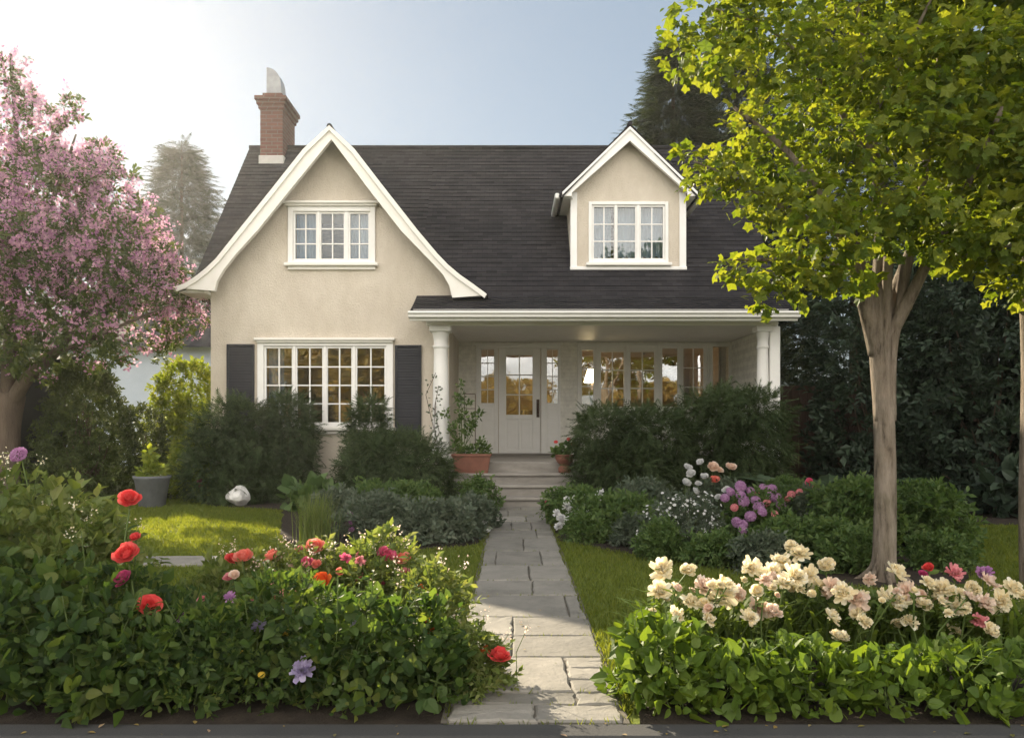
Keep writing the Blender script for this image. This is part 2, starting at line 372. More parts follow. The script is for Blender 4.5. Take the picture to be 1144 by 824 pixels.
# shingles: tabs with their own shade
def shinglemat(name, axis):
    m, nt, N, L, b = newmat(name)
    tc = N.new("ShaderNodeTexCoord"); sp = N.new("ShaderNodeSeparateXYZ"); cb = N.new("ShaderNodeCombineXYZ")
    L.new(tc.outputs["Object"], sp.inputs[0]); L.new(sp.outputs[axis], cb.inputs[0]); L.new(sp.outputs["Z"], cb.inputs[1])
    br = N.new("ShaderNodeTexBrick"); L.new(cb.outputs[0], br.inputs[0]); br.inputs["Scale"].default_value = 1
    br.inputs["Brick Width"].default_value = .17; br.inputs["Row Height"].default_value = .062; br.inputs["Mortar Size"].default_value = .003
    br.inputs["Color1"].default_value = (.021, .021, .024, 1); br.inputs["Color2"].default_value = (.037, .036, .040, 1); br.inputs["Mortar"].default_value = (.016, .015, .016, 1)
    n = objnoise(N, L, 1.3, 6, .65, (1, 1, .5)); r = ramp(N, [(.3, (.7, .7, .72)), (.7, (1.25, 1.2, 1.15))]); L.new(n.outputs[0], r.inputs[0])
    mu = N.new("ShaderNodeMixRGB"); mu.blend_type = 'MULTIPLY'; mu.inputs[0].default_value = .9
    L.new(br.outputs["Color"], mu.inputs[1]); L.new(r.outputs[0], mu.inputs[2]); L.new(mu.outputs[0], b.inputs["Base Color"])
    n2 = objnoise(N, L, 120, 3, .7); addbump(N, L, b, n2.outputs[0], .5, .006)
    b.inputs["Roughness"].default_value = .9; b.inputs["Specular IOR Level"].default_value = .12
    return m
M['shingleX'] = shinglemat('shingles', 'X'); M['shingleY'] = shinglemat('shingles_side', 'Y')

# ------------------------------------------------------------------ setting
g = MB(); g.poly([(-250, -250, 0), (250, -250, 0), (250, 250, 0), (-250, 250, 0)]); g.build('lawn', M['lawn'], kind='structure')
g = MB(); g.poly([(-60, -9, .004), (60, -9, .004), (60, 1.4, .004), (-60, 1.4, .004)]); g.build('road', M['concrete'], kind='structure')
g = MB(); g.box(-60, 60, 1.4, 3.02, -.1, .008); g.bbox(-60, 60, 3.025, 3.15, -.1, .018, .006); g.build('pavement', M['asphalt'], kind='structure')

def bedsheet(pts, z=.008, seed=0):
    rng = np.random.default_rng(seed)
    P_ = []
    n = len(pts)
    for i in range(n):
        a = np.array(pts[i]); c = np.array(pts[(i + 1) % n]); k = max(2, int(np.linalg.norm(c - a) / .2))
        for j in range(k):
            q = a + (c - a) * j / k + rng.normal(0, .025, 2); P_.append((q[0], q[1]))
    bm = bmesh.new(); vs_ = [bm.verts.new((x, y, z)) for x, y in P_]
    ed = [bm.edges.new((vs_[i], vs_[(i + 1) % len(vs_)])) for i in range(len(vs_))]
    bmesh.ops.triangle_fill(bm, edges=ed, use_beauty=True)
    for f in bm.faces:
        if f.normal.z < 0: f.normal_flip()
    mb = MB(); mb.bm(bm); mb.build('soil', M['soil'], kind='structure')

BEDS = [[(-3.6, 3.14), (-.27, 3.14), (-.27, 4.4), (-.75, 4.9), (-2.2, 5.1), (-3.6, 5.6)],
        [(.5, 3.14), (4.2, 3.14), (4.2, 4.6), (2.5, 4.5), (1.1, 4.35), (.55, 3.9)],
        [(-4.9, 12.85), (-4.5, 11.7), (-3.2, 11.1), (-2.5, 8.6), (-2.05, 7.5), (-1.2, 7.4), (-.34, 7.9), (-.3, 11.3), (-.7, 12.3), (-.9, 12.85)],
        [(.5, 11.3), (.47, 8.2), (1.0, 7.5), (1.6, 6.7), (2.6, 5.8), (3.4, 5.9), (4.3, 7.6), (5.0, 9.4), (9.5, 9.6), (10, 12), (4.6, 13.0), (1.0, 12.4)],
        [(-9.5, 12.2), (-7.6, 11.6), (-6.0, 12.5), (-4.95, 12.9), (-5.0, 16), (-9.5, 16)]]
for i, bp in enumerate(BEDS): bedsheet(bp, .008, i)

# flagstone path
PX0, PX1 = -.265, .45
rows = [(11.42, 10.95, [.55]), (10.95, 10.2, [.3]), (10.2, 9.65, [.62]), (9.65, 8.9, [.36, .68]), (8.9, 8.22, [.74]), (8.22, 7.40, [.53]), (7.40, 6.66, [.17, .73]),
        (6.66, 6.02, [.56]), (6.02, 5.50, [.58]), (5.50, 4.86, [.87]), (4.86, 4.44, [.38]), (4.44, 4.03, [.37]),
        (4.03, 3.50, [.74]), (3.50, 3.36, [.76]), (3.36, 3.165, [.5])]
rng = np.random.default_rng(5)
mb = MB()
def slab(mb, x0, x1, y0, y1, top):
    """one irregular flagstone, worn edges"""
    k = 5; pts = []
    for (ax, ay, bx, by) in ((x0, y0, x1, y0), (x1, y0, x1, y1), (x1, y1, x0, y1), (x0, y1, x0, y0)):
        for j in range(k):
            t = j / k; e = .0035 if j else .006
            pts.append((ax + (bx - ax) * t + rng.normal(0, e), ay + (by - ay) * t + rng.normal(0, e)))
    pts = np.array(pts); c = pts.mean(0); n = len(pts)
    d = c - pts; d /= np.linalg.norm(d, axis=1)[:, None]
    z = rng.normal(0, .0015, n); tl = rng.normal(0, .006, 2)
    def ring(ins, zz): q = pts + d * ins; return np.column_stack([q, zz + z + (q - c) @ tl])
    v = np.concatenate([np.column_stack([pts, np.full(n, -.05)]), ring(0, top - .008), ring(.009, top), [[c[0], c[1], top + .001]]])
    base = mb.n; f = [(r * n + i, r * n + (i + 1) % n, (r + 1) * n + (i + 1) % n, (r + 1) * n + i) for r in range(2) for i in range(n)]
    mb.add(v, f, False)
    mb.f.append((np.array([(2 * n + i, 2 * n + (i + 1) % n, 3 * n) for i in range(n)], dtype=np.int32) + base, False, 0))
for (ya, yb, js) in rows:
    xs = [0] + js + [1]
    for i in range(len(xs) - 1):
        x0 = PX0 + (PX1 - PX0) * xs[i]; x1 = PX0 + (PX1 - PX0) * xs[i + 1]; g_ = .0045
        if i == len(xs) - 2 and js == [.74]:
            h = (ya - yb) / 3
            for q in range(3): slab(mb, x0 + g_, x1, yb + h * q + g_ * .7, yb + h * (q + 1) - g_ * .7, .026)
            continue
        slab(mb, x0 + (g_ if i else rng.normal(0, .012)), x1 - (g_ if i < len(xs) - 2 else rng.normal(0, .012)), yb + g_, ya - g_, .026 + rng.normal(0, .002))
x = -7.5
while x < -2.0:
    w = rng.uniform(.5, .9); slab(mb, x, x + w - .02, 6.72 + rng.normal(0, .02), 7.12 + rng.normal(0, .02), .024); x += w
mb.build('path', M['flag'], kind='structure')
mb = MB(); mb.poly([(PX0 - .02, 3.17, .012), (PX1 + .02, 3.17, .012), (PX1 + .02, 11.4, .012), (PX0 - .02, 11.4, .012)])
mb.build('path_bedding', M['sand'], kind='structure')

# ------------------------------------------------------------------ sunlit summer haze
m = bpy.data.materials.new('summer_haze'); m.use_nodes = True; N = m.node_tree.nodes; L = m.node_tree.links; N.remove(N['Principled BSDF'])
pv = N.new('ShaderNodeVolumePrincipled'); pv.inputs['Color'].default_value = (.95, .95, .95, 1); pv.inputs['Density'].default_value = .0007; pv.inputs['Anisotropy'].default_value = .7
L.new(pv.outputs[0], N['Material Output'].inputs['Volume'])
hz = MB(); hz.box(-70, 70, -40, 70, -1.0, 14.5); tag(hz.build('haze', m), 'thin sunlit summer haze over the whole garden', 'haze', kind='stuff')

# ------------------------------------------------------------------ the house
house = empty('cottage', (0, 14, 0), 'cream stucco cottage with dark shingle roof, white trim and a front porch', 'house')
WY = 12.9                 # front of the gabled wing
PY = 15.2                 # wall behind the porch
FL = .62                  # porch floor
EAVE = [(12.0, 2.90), (12.9, 3.27)]
RIDGE = (16.0, 6.74)
SL = (RIDGE[1] - 3.27) / (RIDGE[0] - 12.9)
XL, XR = -5.27, 4.38

def courses(mb, prof, p0, p1, axis, step=.125, lift=.012, thick=.06):
    """shingle courses up a profile (list of (a, z)), run along the other axis from p0 to p1"""
    prof = np.array(prof, dtype=float)
    seg = np.linalg.norm(np.diff(prof, axis=0), axis=1); s = np.concatenate([[0], np.cumsum(seg)])
    n = max(1, int(round(s[-1] / step))); t = np.linspace(0, s[-1], n + 1)
    pa = np.interp(t, s, prof[:, 0]); pz = np.interp(t, s, prof[:, 1])
    def P3(a, z, p): return (p, a, z) if axis == 'X' else (a, p, z)
    sgn = 1 if prof[-1, 0] > prof[0, 0] else -1
    pieces = max(1, int(abs(p1 - p0) / .55)); r_ = np.random.default_rng(int(abs(p0 * 100)) + n)
    xs = np.linspace(p0, p1, pieces + 1)
    for i in range(n):
        da, dz = pa[i + 1] - pa[i], pz[i + 1] - pz[i]; l = math.hypot(da, dz); na, nz = -dz / l * sgn, abs(da) / l
        if da == 0: nz = 0
        jit = r_.normal(0, .0022, pieces + 1)
        lo = [P3(pa[i] + na * (lift + j) - da * .12, pz[i] + nz * (lift + j) - dz * .12, x_) for x_, j in zip(xs, jit)]
        hi = [P3(pa[i + 1] + na * .002, pz[i + 1] + nz * .002, x_) for x_ in xs]
        un = [P3(pa[i] - da * .12, pz[i] - dz * .12, x_) for x_ in xs]
        k = pieces + 1
        f = [(j, j + 1, k + j + 1, k + j) for j in range(pieces)] + [(2 * k + j, 2 * k + j + 1, j + 1, j) for j in range(pieces)]
        f += [(0, k, 2 * k, 2 * k), ] if False else []
        mb.add(lo + hi + un, f, False)
    # underside deck and its edges
    off = thick
    top = [(a, z - .001) for a, z in prof]; bot = []
    for i in range(len(prof)):
        j0, j1 = max(0, i - 1), min(len(prof) - 1, i + 1)
        da, dz = prof[j1] - prof[j0]; l = math.hypot(da, dz); bot.append((prof[i, 0] + dz / l * sgn * off, prof[i, 1] - abs(da) / l * off))
    q = len(prof)
    v = [P3(a, z, p0) for a, z in top] + [P3(a, z, p1) for a, z in top] + [P3(a, z, p0) for a, z in bot] + [P3(a, z, p1) for a, z in bot]
    f = []
    for i in range(q - 1):
        f += [(i, i + 1, q + i + 1, q + i), (2 * q + i, 3 * q + i, 3 * q + i + 1, 2 * q + i + 1), (i, 2 * q + i, 2 * q + i + 1, i + 1), (q + i, q + i + 1, 3 * q + i + 1, 3 * q + i)]
    f += [(0, q, 3 * q, 2 * q), (q - 1, 3 * q - 1, 4 * q - 1, 2 * q - 1)]
    mb.add(v, f, False)

# main roof: front slope flares into the porch roof
mb = MB()
xw = -1.54
courses(mb, [(12.0, 2.90), (12.45, 3.075), (12.9, 3.27), (13.3, 3.27 + .4 * SL), RIDGE], xw, XR, 'X')
courses(mb, [(12.95, 3.33), (13.3, 3.27 + .4 * SL), RIDGE], XL, xw, 'X')
courses(mb, [(19.6, 2.73), RIDGE], XL, XR, 'X')
mb.tube([(XL, 16, 6.755), (XR, 16, 6.755)], .05, 8)
mb.build('roof', M['shingleX'], house)

# wing gable curves (read at distance 12.6)
GD = 12.6
def gz(pts): return [((px - HX) * GD / FPX, CAMZ + (HY - py) * GD / FPX) for px, py in pts]
outL = gz([(198, 322), (208, 318.5), (220, 311), (232, 301.5), (243, 291), (267, 261), (304, 215), (340, 169.5), (369, 143)])
outR = gz([(369, 143), (397, 169), (431, 213), (467.5, 259.5), (489, 285), (501, 297.5), (514, 308.5), (529, 319), (544, 330)])
inL = gz([(241, 325.5), (243.5, 315), (251, 302), (264, 285.5), (289, 258), (326, 212), (371, 157)])
inR = gz([(371, 157), (413, 213), (449, 259), (482, 293), (495, 307), (502, 319), (505.5, 333)])
outer = outL + outR[1:]
mb = MB()
courses(mb, outL, 12.57, 15.6, 'Y', .125); courses(mb, outR[::-1], 12.57, 15.6, 'Y', .125)
mb.tube([(outL[-1][0], 12.53, outL[-1][1] + .006), (outL[-1][0], 15.6, outL[-1][1] + .012)], .045, 8)
mb.build('wing_roof', M['shingleY'], house)
mb = MB()
shift = .004
o2 = [(x, z - shift) for x, z in outer]
brd = [(outL[0][0], outL[0][1] - shift)] + o2[1:-1] + [(outR[-1][0], outR[-1][1] - shift)] + inR[::-1] + inL[::-1][1:]
mb.bm(slab_bm(brd, [], 12.545, 12.63))
# crown moulding along the top of the board
mid = []
for i, (x_, z_) in enumerate(o2):
    mid.append((x_, z_ + .016))
low = []
for i in range(len(o2)):
    j0, j1 = max(0, i - 1), min(len(o2) - 1, i + 1)
    dx, dz = o2[j1][0] - o2[j0][0], o2[j1][1] - o2[j0][1]; l = math.hypot(dx, dz)
    low.append((o2[i][0] + dz / l * .06, o2[i][1] - dx / l * .06))
mb.bm(slab_bm(mid + low[::-1], [], 12.512, 12.548))
# return soffits under the two feet and lining of the underside
mb.box(outL[0][0] + .02, (235.5 - HX) * WY / FPX - .003, 12.63, 13.4, outL[0][1] - .064, outL[0][1] - .012)
mb.build('barge_board', M['white2'], house)

# ---- windows
def window(name, x0, x1, z0, z1, wy, cells, head=True, sill=True, cas=.07, curtain=None, proud=.035, hw=.03):
    """casing round x0..x1, z0..z1 set on a wall whose face is at wy; cells: (xa, xb, za, zb, cols, rows) of glass"""
    f = MB()
    gx0, gx1 = min(c[0] for c in cells), max(c[1] for c in cells); gz0, gz1 = min(c[2] for c in cells), max(c[3] for c in cells)
    # casing boards, proud of the wall
    f.bbox(x0, gx0 - .035, wy - proud, wy + .05, z0, z1); f.bbox(gx1 + .035, x1, wy - proud, wy + .05, z0, z1)
    f.bbox(gx0 - .035, gx1 + .035, wy - proud, wy + .05, gz1 + .035, z1); f.bbox(gx0 - .035, gx1 + .035, wy - proud, wy + .05, z0, gz0 - .035)
    # sashes, set back a little
    sy0, sy1 = wy - .004, wy + .046
    cs = sorted(cells)
    edges = [gx0 - .035] + [(cs[i][1] + cs[i + 1][0]) / 2 for i in range(len(cs) - 1)] + [gx1 + .035]
    for i, (xa, xb, za, zb, nc, nr) in enumerate(cs):
        a, b_ = edges[i] + .002, edges[i + 1] - .002
        f.bbox(a, xa, sy0, sy1, gz0 - .034, gz1 + .034, .004); f.bbox(xb, b_, sy0, sy1, gz0 - .034, gz1 + .034, .004)
        f.bbox(xa, xb, sy0, sy1, gz0 - .034, za, .004); f.bbox(xa, xb, sy0, sy1, zb, gz1 + .034, .004)
        if i < len(cs) - 1: f.bbox(edges[i + 1] - .022, edges[i + 1] + .022, wy - .022, sy0 - .001, gz0 - .034, gz1 + .034, .005)
        mw = .010
        for c in range(1, nc): xx = xa + (xb - xa) * c / nc; f.box(xx - mw, xx + mw, sy0 + .006, sy1 - .008, za, zb)
        for r_ in range(1, nr): zz = za + (zb - za) * r_ / nr; f.box(xa, xb, sy0 + .009, sy1 - .011, zz - mw, zz + mw)
    w = f.build(name, M['white'], house)
    for i, (xa, xb, za, zb, nc, nr) in enumerate(cs):
        p = MB(); p.box(xa - .004, xb + .004, sy1 - .026, sy1 - .020, za - .004, zb + .004); p.build('pane', M['glass_up' if z0 > 3 else 'glass'], w)
    if head:
        h = MB(); h.bbox(x0 - hw, x1 + hw, wy - .075, wy + .03, z1, z1 + .035); h.bbox(x0 - hw - .035, x1 + hw + .035, wy - .105, wy + .03, z1 + .035, z1 + .075)
        h.build('cornice', M['white2'], w)
    if sill:
        h = MB(); h.bbox(x0 - .05, x1 + .05, wy - .10, wy + .05, z0 - .055, z0, .01); h.bbox(x0, x1, wy - .045, wy + .05, z0 - .11, z0 - .055)
        h.build('sill', M['white2'], w)
    if curtain:
        for (xa, xb, cz0, cz1) in curtain:
            c = MB(); k = 60
            xs = np.linspace(xa, xb, k); ys = wy + .17 + .018 * np.sin(xs * 62) + .01 * np.sin(xs * 23 + 1)
            v = [(x_, y_, cz0) for x_, y_ in zip(xs, ys)] + [(x_, y_, cz1) for x_, y_ in zip(xs, ys)]
            c.add(v, [(i, i + 1, k + i + 1, k + i) for i in range(k - 1)], True)
            c.build('curtain', M['curtain'], w)
    return w

def pc(px0, px1, py0, py1, D, nc, nr):
    a = W(px0, py1, D); b_ = W(px1, py0, D); return (a.x, b_.x, a.z, b_.z, nc, nr)
def px(x_, D): return (x_ - HX) * D / FPX
def pz(y_, D): return CAMZ + (HY - y_) * D / FPX

# wing wall
wallL, wallR = px(235.5, WY), -1.02
o_in = [(x_, z_) for x_, z_ in outer]
gab = [(wallL, 0), (wallR, 0), (wallR, pz(336, WY)), (wallR + .17, pz(335, WY)), (wallR + .13, pz(325, WY)), (wallR + .03, pz(312, WY))]
topc = [((p[0] - HX) * WY / FPX, CAMZ + (HY - p[1]) * WY / FPX) for p in [(497, 303), (482, 288), (449, 250), (413, 204), (371, 152), (326, 204), (289, 250), (262, 282), (248, 297)]]
gab += topc + [(wallL, pz(322, WY))]
bigw = (px(288, WY), px(439.5, WY), pz(477, WY), pz(383, WY))
gabw = (px(322, WY), px(419.5, WY), pz(294, WY), pz(231, WY))
ins = .05
hole1 = rect(bigw[0] + ins, bigw[1] - ins, bigw[2] + ins, bigw[3] - ins)
hole2 = rect(gabw[0] + ins, gabw[1] - ins, gabw[2] + ins, gabw[3] - ins)
mb = MB(); mb.bm(slab_bm(gab, [hole1, hole2], WY, WY + .22))
mb.box(wallL, wallL + .22, WY + .22, 19, 0, 3.05)              # left side wall
mb.box(wallR - .2, wallR, WY + .22, PY + .3, 0, 3.25)          # wing's right side, beside the porch
mb.box(wallL, 4.25, 19, 19.2, 0, 3.0)                          # back
mb.box(4.05, 4.25, PY + .2, 19, 0, 3.0)
for xx in (wallL + .02, 4.05):                                 # end gables under the main roof
    x0, x1 = xx, xx + .2
    v = [(x0, 13.3, 3.05), (x0, 19, 3.05), (x0, 16, 6.55), (x1, 13.3, 3.05), (x1, 19, 3.05), (x1, 16, 6.55)]
    mb.add(v, [(0, 1, 4, 3), (1, 2, 5, 4), (2, 0, 3, 5)]); mb.add(v, [(0, 2, 1), (3, 4, 5)])
mb.build('stucco_wall', M['stucco'], house)

window('casement_window', *bigw, WY, [pc(297.5, 326, 389, 471.5, WY, 2, 4), pc(332, 360, 389, 471.5, WY, 2, 4), pc(366, 392.5, 389, 471.5, WY, 2, 4), pc(399, 429.5, 389, 471.5, WY, 2, 4)], hw=.0,
       curtain=[(px(297, WY), px(314, WY), pz(475, WY), pz(386, WY))])
window('gable_window', *gabw, WY, [pc(330, 353, 239, 289, WY, 2, 3), pc(359, 384, 239, 289, WY, 2, 3), pc(391.5, 411.5, 239, 289, WY, 2, 3)],
       curtain=[(px(328, WY), px(356, WY), pz(291, WY), pz(236, WY)), (px(387, WY), px(413, WY), pz(291, WY), pz(236, WY))])

# shutters
def shutter(x0, x1, z0, z1, wy, n=34):
    s = MB(); t = .035; y0 = wy - .045; y1 = wy - .004
    s.bbox(x0, x0 + t, y0, y1, z0, z1, .004); s.bbox(x1 - t, x1, y0, y1, z0, z1, .004)
    for zz in (z0, (z0 + z1) / 2 - t / 2, z1 - t): s.bbox(x0 + t, x1 - t, y0 + .002, y1, zz, zz + t, .004)
    for k in range(n):
        zz = z0 + t + (z1 - z0 - 2 * t) * (k + .5) / n; h = (z1 - z0) / n * .62
        v = [(x0 + t, y0 + .010, zz - h), (x1 - t, y0 + .010, zz - h), (x1 - t, y1 - .008, zz + h), (x0 + t, y1 - .008, zz + h),
             (x0 + t, y0 + .014, zz - h - .006), (x1 - t, y0 + .014, zz - h - .006), (x1 - t, y1 - .004, zz + h - .006), (x0 + t, y1 - .004, zz + h - .006)]
        s.add(v, [(0, 1, 2, 3), (4, 7, 6, 5), (0, 4, 5, 1), (2, 6, 7, 3)])
    s.box(x0 + t, x1 - t, y1 - .003, y1, z0, z1)
    s.build('shutter', M['shutter'], house)
shutter(px(254, WY), px(284.5, WY), pz(491, WY), pz(384.5, WY), WY)
shutter(px(441.5, WY), px(471, WY), pz(491, WY), pz(385.5, WY), WY)

# porch back wall with door and window band openings
doorO = (px(532, PY), px(626, PY), FL, pz(385.5, PY)); bandO = (px(645, PY), px(817, PY), pz(459, PY), pz(383.5, PY))
pw = [(wallR, 0), (4.25, 0), (4.25, 3.6), (wallR, 3.6)]
mb = MB(); mb.bm(slab_bm(pw, [rect(doorO[0] + .04, doorO[1] - .04, FL + .005, doorO[3] - .04), rect(bandO[0] + ins, bandO[1] - ins, bandO[2] + ins, bandO[3] - ins)], PY, PY + .2))
mb.box(4.18, 4.25, 12.75, PY, 0, 2.86)                          # end wall of the porch
mb.build('porch_wall', M['porch_wall'], house)
window('window_band', *bandO, PY, [pc(650, 663, 391, 451.5, PY, 1, 3), pc(671.5, 697, 393, 454, PY, 2, 3), pc(704.5, 731, 393, 454, PY, 2, 3), pc(740, 757, 389, 454, PY, 1, 1), pc(763.5, 786, 389, 454, PY, 2, 3), pc(796.5, 814, 387, 454, PY, 1, 1)], head=False)

# door set
f = MB(); dx0, dx1, dz1 = doorO[0], doorO[1], doorO[3]
lx0, lx1 = px(557, PY), px(604, PY); c_l0, c_l1 = px(537.5, PY), px(552, PY); c_r0, c_r1 = px(611, PY), px(623.5, PY); sz0, sz1 = pz(450, PY), pz(390.5, PY)
for a, b_ in ((dx0, c_l0), (c_l1, lx0 - .006), (lx1 + .006, c_r0), (c_r1, dx1)):
    f.bbox(a, b_, PY - .03, PY + .08, FL, dz1 - .06)
f.bbox(dx0, dx1, PY - .032, PY + .08, dz1 - .06, dz1); f.bbox(dx0 - .03, dx1 + .03, PY - .05, PY + .02, dz1, dz1 + .03)
for a, b_ in ((c_l0, c_l1), (c_r0, c_r1)):
    f.bbox(a, b_, PY - .018, PY + .06, FL + .002, sz0); f.bbox(a, b_, PY - .018, PY + .06, sz1, dz1 - .061)
    for q in range(3): f.bbox(a + .03, b_ - .03, PY - .026, PY - .016, FL + .12 + q * .28, FL + .34 + q * .28, .004)
    for r_ in range(1, 4): zz = sz0 + (sz1 - sz0) * r_ / 4; f.box(a, b_, PY, PY + .03, zz - .008, zz + .008)
    xm = (a + b_) / 2; f.box(xm - .006, xm + .006, PY + .002, PY + .028, sz0, sz1)
f.build('door_frame', M['white'], house)
fr = house.children[-1]
for a, b_ in ((c_l0, c_l1), (c_r0, c_r1)):
    p = MB(); p.box(a - .004, b_ + .004, PY + .032, PY + .038, sz0 - .004, sz1 + .004); p.build('pane', M['glass'], fr)
d = MB(); lz1 = pz(389, PY); gx0, gx1, gz0, gz1 = px(565.5, PY), px(595, PY), pz(463, PY), pz(396.5, PY)
y0, y1 = PY + .01, PY + .06
d.bbox(lx0, gx0, y0, y1, FL + .012, lz1); d.bbox(gx1, lx1, y0, y1, FL + .012, lz1); d.bbox(gx0, gx1, y0, y1, gz1, lz1)
d.box(gx0, gx1, y0 + .012, y1, FL + .012, gz0 - .09); d.bbox(gx0, gx1, y0, y1, gz0 - .09, gz0); d.bbox(gx0, gx1, y0, y0 + .014, FL + .012, FL + .10)
xm = (gx0 + gx1) / 2; d.bbox(xm - .02, xm + .02, y0 + .002, y0 + .014, FL + .10, gz0 - .09)
d.bbox(gx0 + .03, xm - .045, y0 + .005, y0 + .013, FL + .14, gz0 - .13); d.bbox(xm + .045, gx1 - .03, y0 + .005, y0 + .013, FL + .14, gz0 - .13)
d.box(xm - .011, xm + .011, y0 + .006, y1 - .01, gz0, gz1)
for r_ in (1, 2): zz = gz0 + (gz1 - gz0) * r_ / 3; d.box(gx0, gx1, y0 + .008, y1 - .012, zz - .011, zz + .011)
door = d.build('door', M['white'], house)
p = MB(); p.box(gx0 - .003, gx1 + .003, y0 + .026, y0 + .032, gz0 - .003, gz1 + .003); p.build('pane', M['glass'], door)
h = MB(); hx = px(601, PY); hz0, hz1 = pz(466, PY), pz(446, PY)
h.bbox(hx - .028, hx + .028, y0 - .012, y0 + .001, hz0, hz1, .005)
h.tube([(hx, y0 - .01, hz0 + .06), (hx, y0 - .055, hz0 + .08), (hx, y0 - .06, (hz0 + hz1) / 2), (hx, y0 - .055, hz1 - .08), (hx, y0 - .01, hz1 - .06)], .012, 8)
h.build('handle', M['handle'], door)

# porch: floor, steps, ceiling, beam, gutter, columns
mb = MB(); mb.bbox(wallR, 4.2, 12.33, PY - .001, .0, FL, .012); mb.build('porch_floor', M['step'], house)
for (x0, x1, y0, y1, z1) in ((-.95, 1.12, 12.0, 12.328, .465), (-.80, .96, 11.70, 11.998, .31), (-.68, .84, 11.40, 11.698, .155)):
    mb = MB(); mb.bbox(x0 + .03, x1 - .03, y0 + .03, y1, 0, z1 - .045, .006); mb.bbox(x0, x1, y0, y1, z1 - .045, z1, .010); mb.build('porch_step', M['step'], house)
mb = MB()
mb.bbox(doorO[0], doorO[1], PY - .16, PY - .002, FL + .001, FL + .035, .008)
mb.build('door_sill', M['step'], house)
mb = MB(); mb.box(wallR, 4.17, 12.46, PY - .002, 2.775, 2.80)
mb.build('porch_ceiling', M['white2'], house)
mb = MB(); bz = CAMZ + (HY - 363.5) * 12.33 / FPX
mb.bbox(-1.33, 4.12, 12.33, 12.56, bz, bz + .15, .01); mb.bbox(-1.38, 4.15, 12.27, 12.4, bz + .15, bz + .20, .012)
mb.box(-1.5, 4.2, 12.09, 12.9, bz + .200, bz + .216)            # soffit
mb.bbox(4.06, 4.2, 12.565, 12.745, bz, 2.84, .01)
mb.build('porch_beam', M['white2'], house)
mb = MB()
gy, gzt = 12.0, 2.90
prof = [(0, -.015), (-.11, -.005), (-.115, -.03), (-.085, -.06), (-.08, -.09), (0, -.105)]
n = len(prof); v = [(xw - .015, gy + a, gzt + b_) for a, b_ in prof] + [(XR - .06, gy + a, gzt + b_) for a, b_ in prof]
mb.add(v, [(i, (i + 1) % n, n + (i + 1) % n, n + i) for i in range(n)]); mb.add(v, [list(range(n)), list(range(2 * n - 1, n - 1, -1))])
mb.bbox(xw - .0, XR - .075, gy + .001, gy + .03, gzt - .14, gzt - .02, .004)
mb.build('gutter', M['white'], house)
def column(cx, cy, r=.115, half=False):
    c = MB(); z0, z1 = FL, bz - .002
    pr = [(r * 1.12, z0 + .12), (r * 1.14, z0 + .15), (r * 1.04, z0 + .2)] + [(r * (1.02 - .20 * t ** 1.6), z0 + .2 + (z1 - .36 - z0 - .2) * t) for t in np.linspace(0, 1, 9)] + [(r * .84, z1 - .34), (r * .96, z1 - .33), (r * .96, z1 - .30), (r * .84, z1 - .29), (r * .86, z1 - .2), (r * .98, z1 - .12), (r * 1.08, z1 - .085)]
    c.lathe(pr, cx, cy, 28)
    o = c.build('column', M['white'], house)
    q = MB(); q.bbox(cx - r * 1.25, cx + r * 1.25, cy - r * 1.25, cy + r * 1.25, z1 - .085, z1, .008); q.build('capital', M['white'], o)
    q = MB(); q.bbox(cx - r * 1.3, cx + r * 1.3, cy - r * 1.3, cy + r * 1.3, z0, z0 + .12, .01); q.build('plinth', M['white'], o)
column(px(492.5, 12.47), 12.47, .132); column(px(852, 12.47), 12.47, .10)
mb = MB(); mb.bbox(4.02, 4.178, 12.40, 12.56, 0, bz - .002, .01); mb.build('corner_post', M['white'], house)

# dormer
DY = 13.40; DL, DR = px(638, DY), px(765.5, DY); DC = (DL + DR) / 2
dz0 = pz(300, DY); dze = pz(212, DY); apex = 6.17
win = (px(657.5, DY), px(746.5, DY), pz(294, DY), pz(225.5, DY))
mb = MB()
rake = [(DL, dz0 - .02), (DR, dz0 - .02), (DR, dze - .02), (DC, apex - .15), (DL, dze - .02)]
mb.bm(slab_bm(rake, [rect(win[0] + ins, win[1] - ins, win[2] + ins, win[3] - ins)], DY, DY + .14))
for s_, x0 in ((-1, DL), (1, DR - .1)):
    v = [(x0, DY + .14, dz0 - .06), (x0, 15.3, dze - .02), (x0, DY + .14, dze - .02)]; v2 = [(a + .1, b_, c_) for a, b_, c_ in v]
    mb.add(v + v2, [(0, 1, 2), (5, 4, 3)]); mb.add(v + v2, [(0, 3, 4, 1), (1, 4, 5, 2), (2, 5, 3, 0)])
dorm = mb.build('dormer', M['stucco'], house)
mb = MB(); ov = .20
slp = (apex - dze) / (DC - DL)
eL = [(DL - ov, dze - ov * slp * .75), (DL - .02, dze + .03), (DC, apex)]; eR = [(DR + ov, dze - ov * slp * .75), (DR + .02, dze + .03), (DC, apex)]
courses(mb, eL, DY - .22, 15.6, 'Y', .12, .012, .05); courses(mb, eR, DY - .22, 15.6, 'Y', .12, .012, .05)
mb.tube([(DC, DY - .23, apex + .012), (DC, 15.6, apex + .012)], .04, 8)
mb.build('dormer_roof', M['shingleY'], dorm)
mb = MB()
th = .05
top = [(DL - .14, dze - .10), (DC, apex - .05), (DR + .14, dze - .10)]
bot = [(DR + .0, dze - .16), (DR - .0, dze - .10), (DC, apex - .27), (DL + .0, dze - .10), (DL + .0, dze - .16)]
mb.bm(slab_bm([(DL - .14, dze - .16)] + top + [(DR + .14, dze - .16)] + bot, [], DY - .20, DY - .13))
